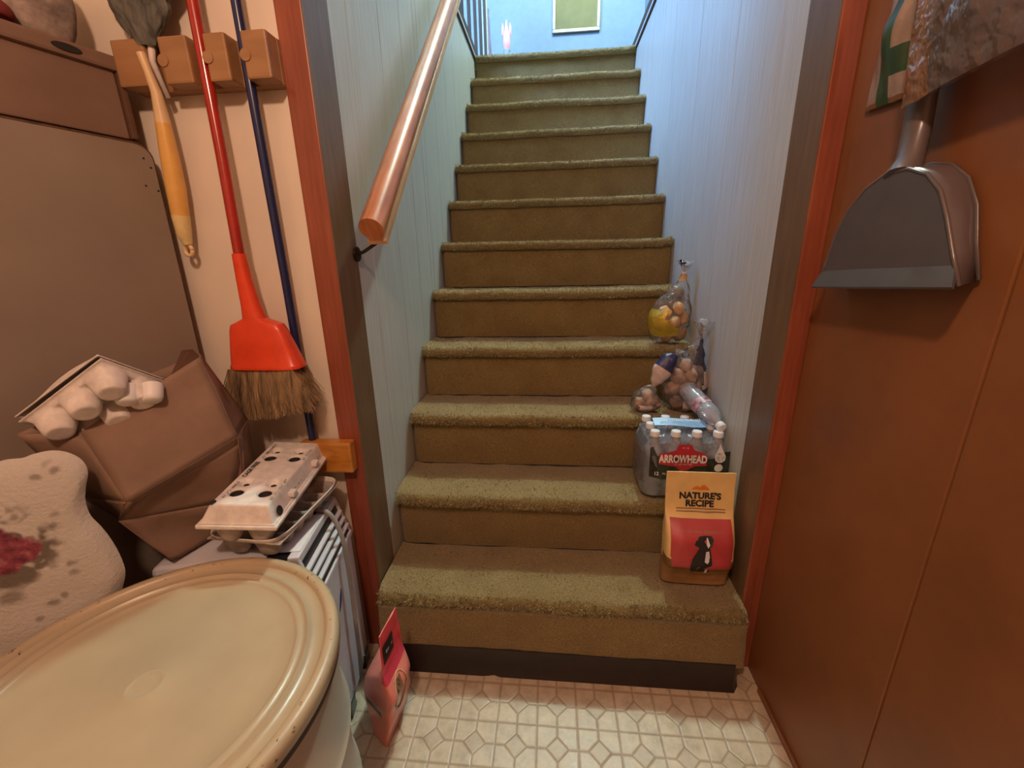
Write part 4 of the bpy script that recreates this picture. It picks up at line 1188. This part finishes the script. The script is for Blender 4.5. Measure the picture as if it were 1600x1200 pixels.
# big clear bag with navy back on the third tread
z3 = nos(3)[1]
cb = thing('potato_bag', 'large clear bag of brown potatoes with a navy printed side on the third step', 'produce bag', (.95, .69, z3))
pts = [((.925, .668, z3+.030), 1.0), ((.968, .672, z3+.036), 1.0), ((.905, .672, z3+.075), 1.05), ((.950, .660, z3+.078), 1.1), ((.985, .682, z3+.085), .95), ((.922, .668, z3+.118), 1.05), ((.963, .668, z3+.124), 1.0), ((.945, .672, z3+.158), .85), ((.935, .70, z3+.05), 1.0)]
potatoes(pm, pts, 'brown potato in the large clear bag with the navy side', 'potatoes in the large clear bag', 9)
def ccol(t, p):
    if p.x > .985:
        if p.z > z3+.145 or p.z < z3+.085: return 2
        return 3
    if p.x < .955 and p.z < z3+.045 and p.x > .93: return 3
    return 0
filmbag(cb, [(.945, .672, z3+.002), (.947, .672, z3+.03), (.948, .672, z3+.09), (.952, .672, z3+.15), (.968, .672, z3+.20), (.980, .672, z3+.235), (.984, .672, z3+.25)],
        [.030, .064, .078, .068, .036, .013, .008], ccol, [BAGC, BAGO, BAGN, BAGW], (.92, .80, 1), 8)
bow(cb, (.984, .672, z3+.245), (.12, 0, 1), .060, 2, BAGC)
# small bag: navy and white roll hanging over, with potatoes at its foot
sb = thing('potato_bag', 'small clear bag with navy and white print left of the large clear bag', 'produce bag', (.83, .665, z3))
pts = [((.800, .655, z3+.028), .95), ((.842, .650, z3+.030), 1.0), ((.826, .660, z3+.055), .8)]
potatoes(pm, pts, 'brown potato in the small low bag left of the large one', 'potatoes in the small bag', 4)
def scol(t, p): return 3 if (p.z < z3+.030 and p.x < .83 and p.x > .79) else 0
filmbag(sb, [(.820, .655, z3+.002), (.820, .655, z3+.02), (.822, .655, z3+.05), (.832, .655, z3+.075), (.842, .656, z3+.092)],
        [.022, .050, .048, .026, .007], scol, [BAGC, BAGO, BAGN, BAGW], (1.0, .7, 1), 4)
filmbag(sb, [(.842, .656, z3+.090), (.850, .655, z3+.112), (.866, .655, z3+.145), (.890, .66, z3+.178), (.905, .66, z3+.195)],
        [.006, .022, .032, .028, .010], lambda t, p: 2 if t > .52 else 3, [BAGC, BAGO, BAGN, BAGW], (1, .7, 1), 6, 'printed_top')
bow(sb, (.903, .66, z3+.192), (.5, 0, .8), .028, 9, BAGC)

# ------------------------------------------------------------------ right wall: dustpan and hanging bags
dp = thing('dustpan', 'dark grey plastic dustpan hanging by its handle on the brown right wall', 'dustpan', (1.03, .0, 1.07))
fo = [(.141, 1.070), (.124, 1.113), (.110, 1.165), (.088, 1.200), (.056, 1.228), (.019, 1.243), (-.025, 1.243), (-.060, 1.230), (-.088, 1.205), (-.108, 1.170), (-.130, 1.125), (-.150, 1.087)]
XF, XB = 1.002, 1.056
mb = MB()
def plate(pts, x0, x1, m_): m_.prism([(x0, y, z) for y, z in pts], (x1-x0, 0, 0))
plate(fo, XF, XF+.003, mb)
mb.build('pan_floor', PAN, dp)
bo = [(.146, 1.072), (.136, 1.12), (.126, 1.175), (.108, 1.215), (.078, 1.238), (.040, 1.250), (.005, 1.252), (-.030, 1.244), (-.060, 1.222), (-.082, 1.185), (-.096, 1.135), (-.112, 1.090)]
mb = MB(); n = len(fo)
Vs = [(XF, y, z) for y, z in fo]+[(XB-.004, y-.002, z) for y, z in bo]+[(XB-.004, y*1.05-.003, z+.003) for y, z in bo]
Fs = [(i, i+1, n+i+1, n+i) for i in range(n-1)]+[(n+i, n+i+1, 2*n+i+1, 2*n+i) for i in range(n-1)]
mb.add(Vs, Fs); mb.build('side_wall', PANS, dp, smooth=True, angle=50, mods=[('SOLIDIFY', dict(thickness=.0025, offset=0))])
mb = MB(); mb.tube([V3((XF+.001, y, z)) for y, z in fo[:]], .0028, 8); mb.build('rim_bead', PANS, dp, smooth=True, label='rounded shiny edge of the pan')
mb = MB(); mb.add([(XF-.0005, .128, 1.098), (XF-.0005, -.139, 1.112), (XF-.008, -.151, 1.086), (XF-.008, .141, 1.068), (XF+.004, .128, 1.096), (XF+.004, -.139, 1.110), (XF-.005, -.151, 1.083), (XF-.005, .141, 1.065)],
                  [(0, 1, 2, 3), (7, 6, 5, 4), (0, 3, 7, 4), (1, 5, 6, 2), (3, 2, 6, 7), (0, 4, 5, 1)])
mb.build('lip', PAN, dp)
mb = MB(); mb.tube([(1.012, -.002, 1.236), (1.022, .004, 1.26), (1.028, .012, 1.30), (1.03, .018, 1.345), (1.032, .024, 1.385), (1.034, .028, 1.42)], [.026, .020, .020, .020, .020, .017], 16, flat=(.75, 1, 1)); mb.build('handle', PANS, dp, smooth=True, angle=50)
# hanging bags
GRN = plain('green_print', (.035, .085, .035), .45, 0, .2, 20, coat=.1)
WPB = plain('white_plastic_bag', (.34, .25, .20), .4, 0, .12, 14, bmp=.5, bscale=16, bdist=.01)
gb = thing('plastic_bag', 'white plastic bag with green print hanging at the top right beside the red casing', 'bag', (1.045, .12, 1.36))
def sheetbag(root, yz, x0, xb, mats, mf, name, seed, n=26):
    """two-sided bag: quad in y,z (bl, br, tr, tl) bulging off the wall"""
    bl, br, tr, tl = [V3((0, *p)) for p in yz]
    mb = MB()
    def f(u, v, s):
        p = (bl*(1-u)+br*u)*(1-v)+(tl*(1-u)+tr*u)*v
        q = (sin(pi*min(max(u, 0), 1))**.5)*(sin(pi*(.03+.97*v)/1.3)**.5 if v < 1 else .6)
        wr = noise.noise(V3((u*3, v*3, seed)))*.012+noise.noise(V3((u*9, v*5, seed+3)))*.005
        return V3((x0-(s*(xb*q+wr*q)), p.y, p.z-.004*abs(wr)*50*(1-v)))
    mb.grid(lambda u, v: f(u, v, 1), n, n, mf=mf); mb.grid(lambda u, v: f(u, v, .02), n, n, mf=lambda u, v: 0)
    return mb.build(name, mats, root, smooth=True)
def gmf(u, v):
    if .30 < u < .55: return 1
    if u > .5 and (.20 < v < .38): return 1
    if u > .5 and v > .93: return 1
    if v < .05: return 2
    return 0
sheetbag(gb, [(.183, 1.370), (.060, 1.362), (.060, 1.56), (.140, 1.56)], 1.056, .025, [WPB, GRN, BRN], gmf, 'bag_body', 1)
OTN = film('amber_film', (.42, .20, .08), .45, .10, 1.0, 22, wdist=.02, lw=.35)
CLF = film('clear_hanging_film', (.40, .32, .30), .22, .10, 1.0, 20, wdist=.02, lw=.35)
RDP = plain('dark_red_print', (.16, .02, .02), .4, 0, .2)
hb = thing('plastic_bag', 'crinkled clear plastic bag with amber side and red print hanging above the dustpan', 'bag', (1.03, -.03, 1.36))
def hmf(u, v):
    if u < .25 and v < .72: return 1
    if noise.noise(V3((u*3.0+1, v*3.0, 4))) > .12 and v > .35: return 2
    return 0
sheetbag(hb, [(.012, 1.328), (-.215, 1.345), (-.25, 1.60), (.030, 1.60)], 1.0, .03, [CLF, OTN, RDP], hmf, 'bag_body', 7, 34)
mb = MB(); mb.tube([(1.056, -.03, 1.58), (1.0, -.03, 1.58), (.985, -.03, 1.59)], .004, 8); o = mb.build('wall_hook', WIRE, None, smooth=True); tag(o, 'small metal wall hook holding the clear plastic bag', 'hook')

# ceiling light over the stairs and basement bulb, both above the picture
def fixture(name, label, c, ztop):
    t = thing(name, label, 'ceiling light', (c[0], c[1], ztop))
    MB().lathe([(0, 0), (.06, 0), (.06, -.02), (.03, -.03), (.03, -.05), (0, -.05)], (c[0], c[1], ztop), 24).build('base', WHITEP, t, smooth=True, angle=40)
fixture('ceiling_lamp', 'bare lamp fitting on the hall ceiling above the stairwell', (.92, 2.1), 4.8)
fixture('ceiling_lamp', 'bare lamp fitting on the basement ceiling in front of the stairs', (.32, -.95), 2.32)
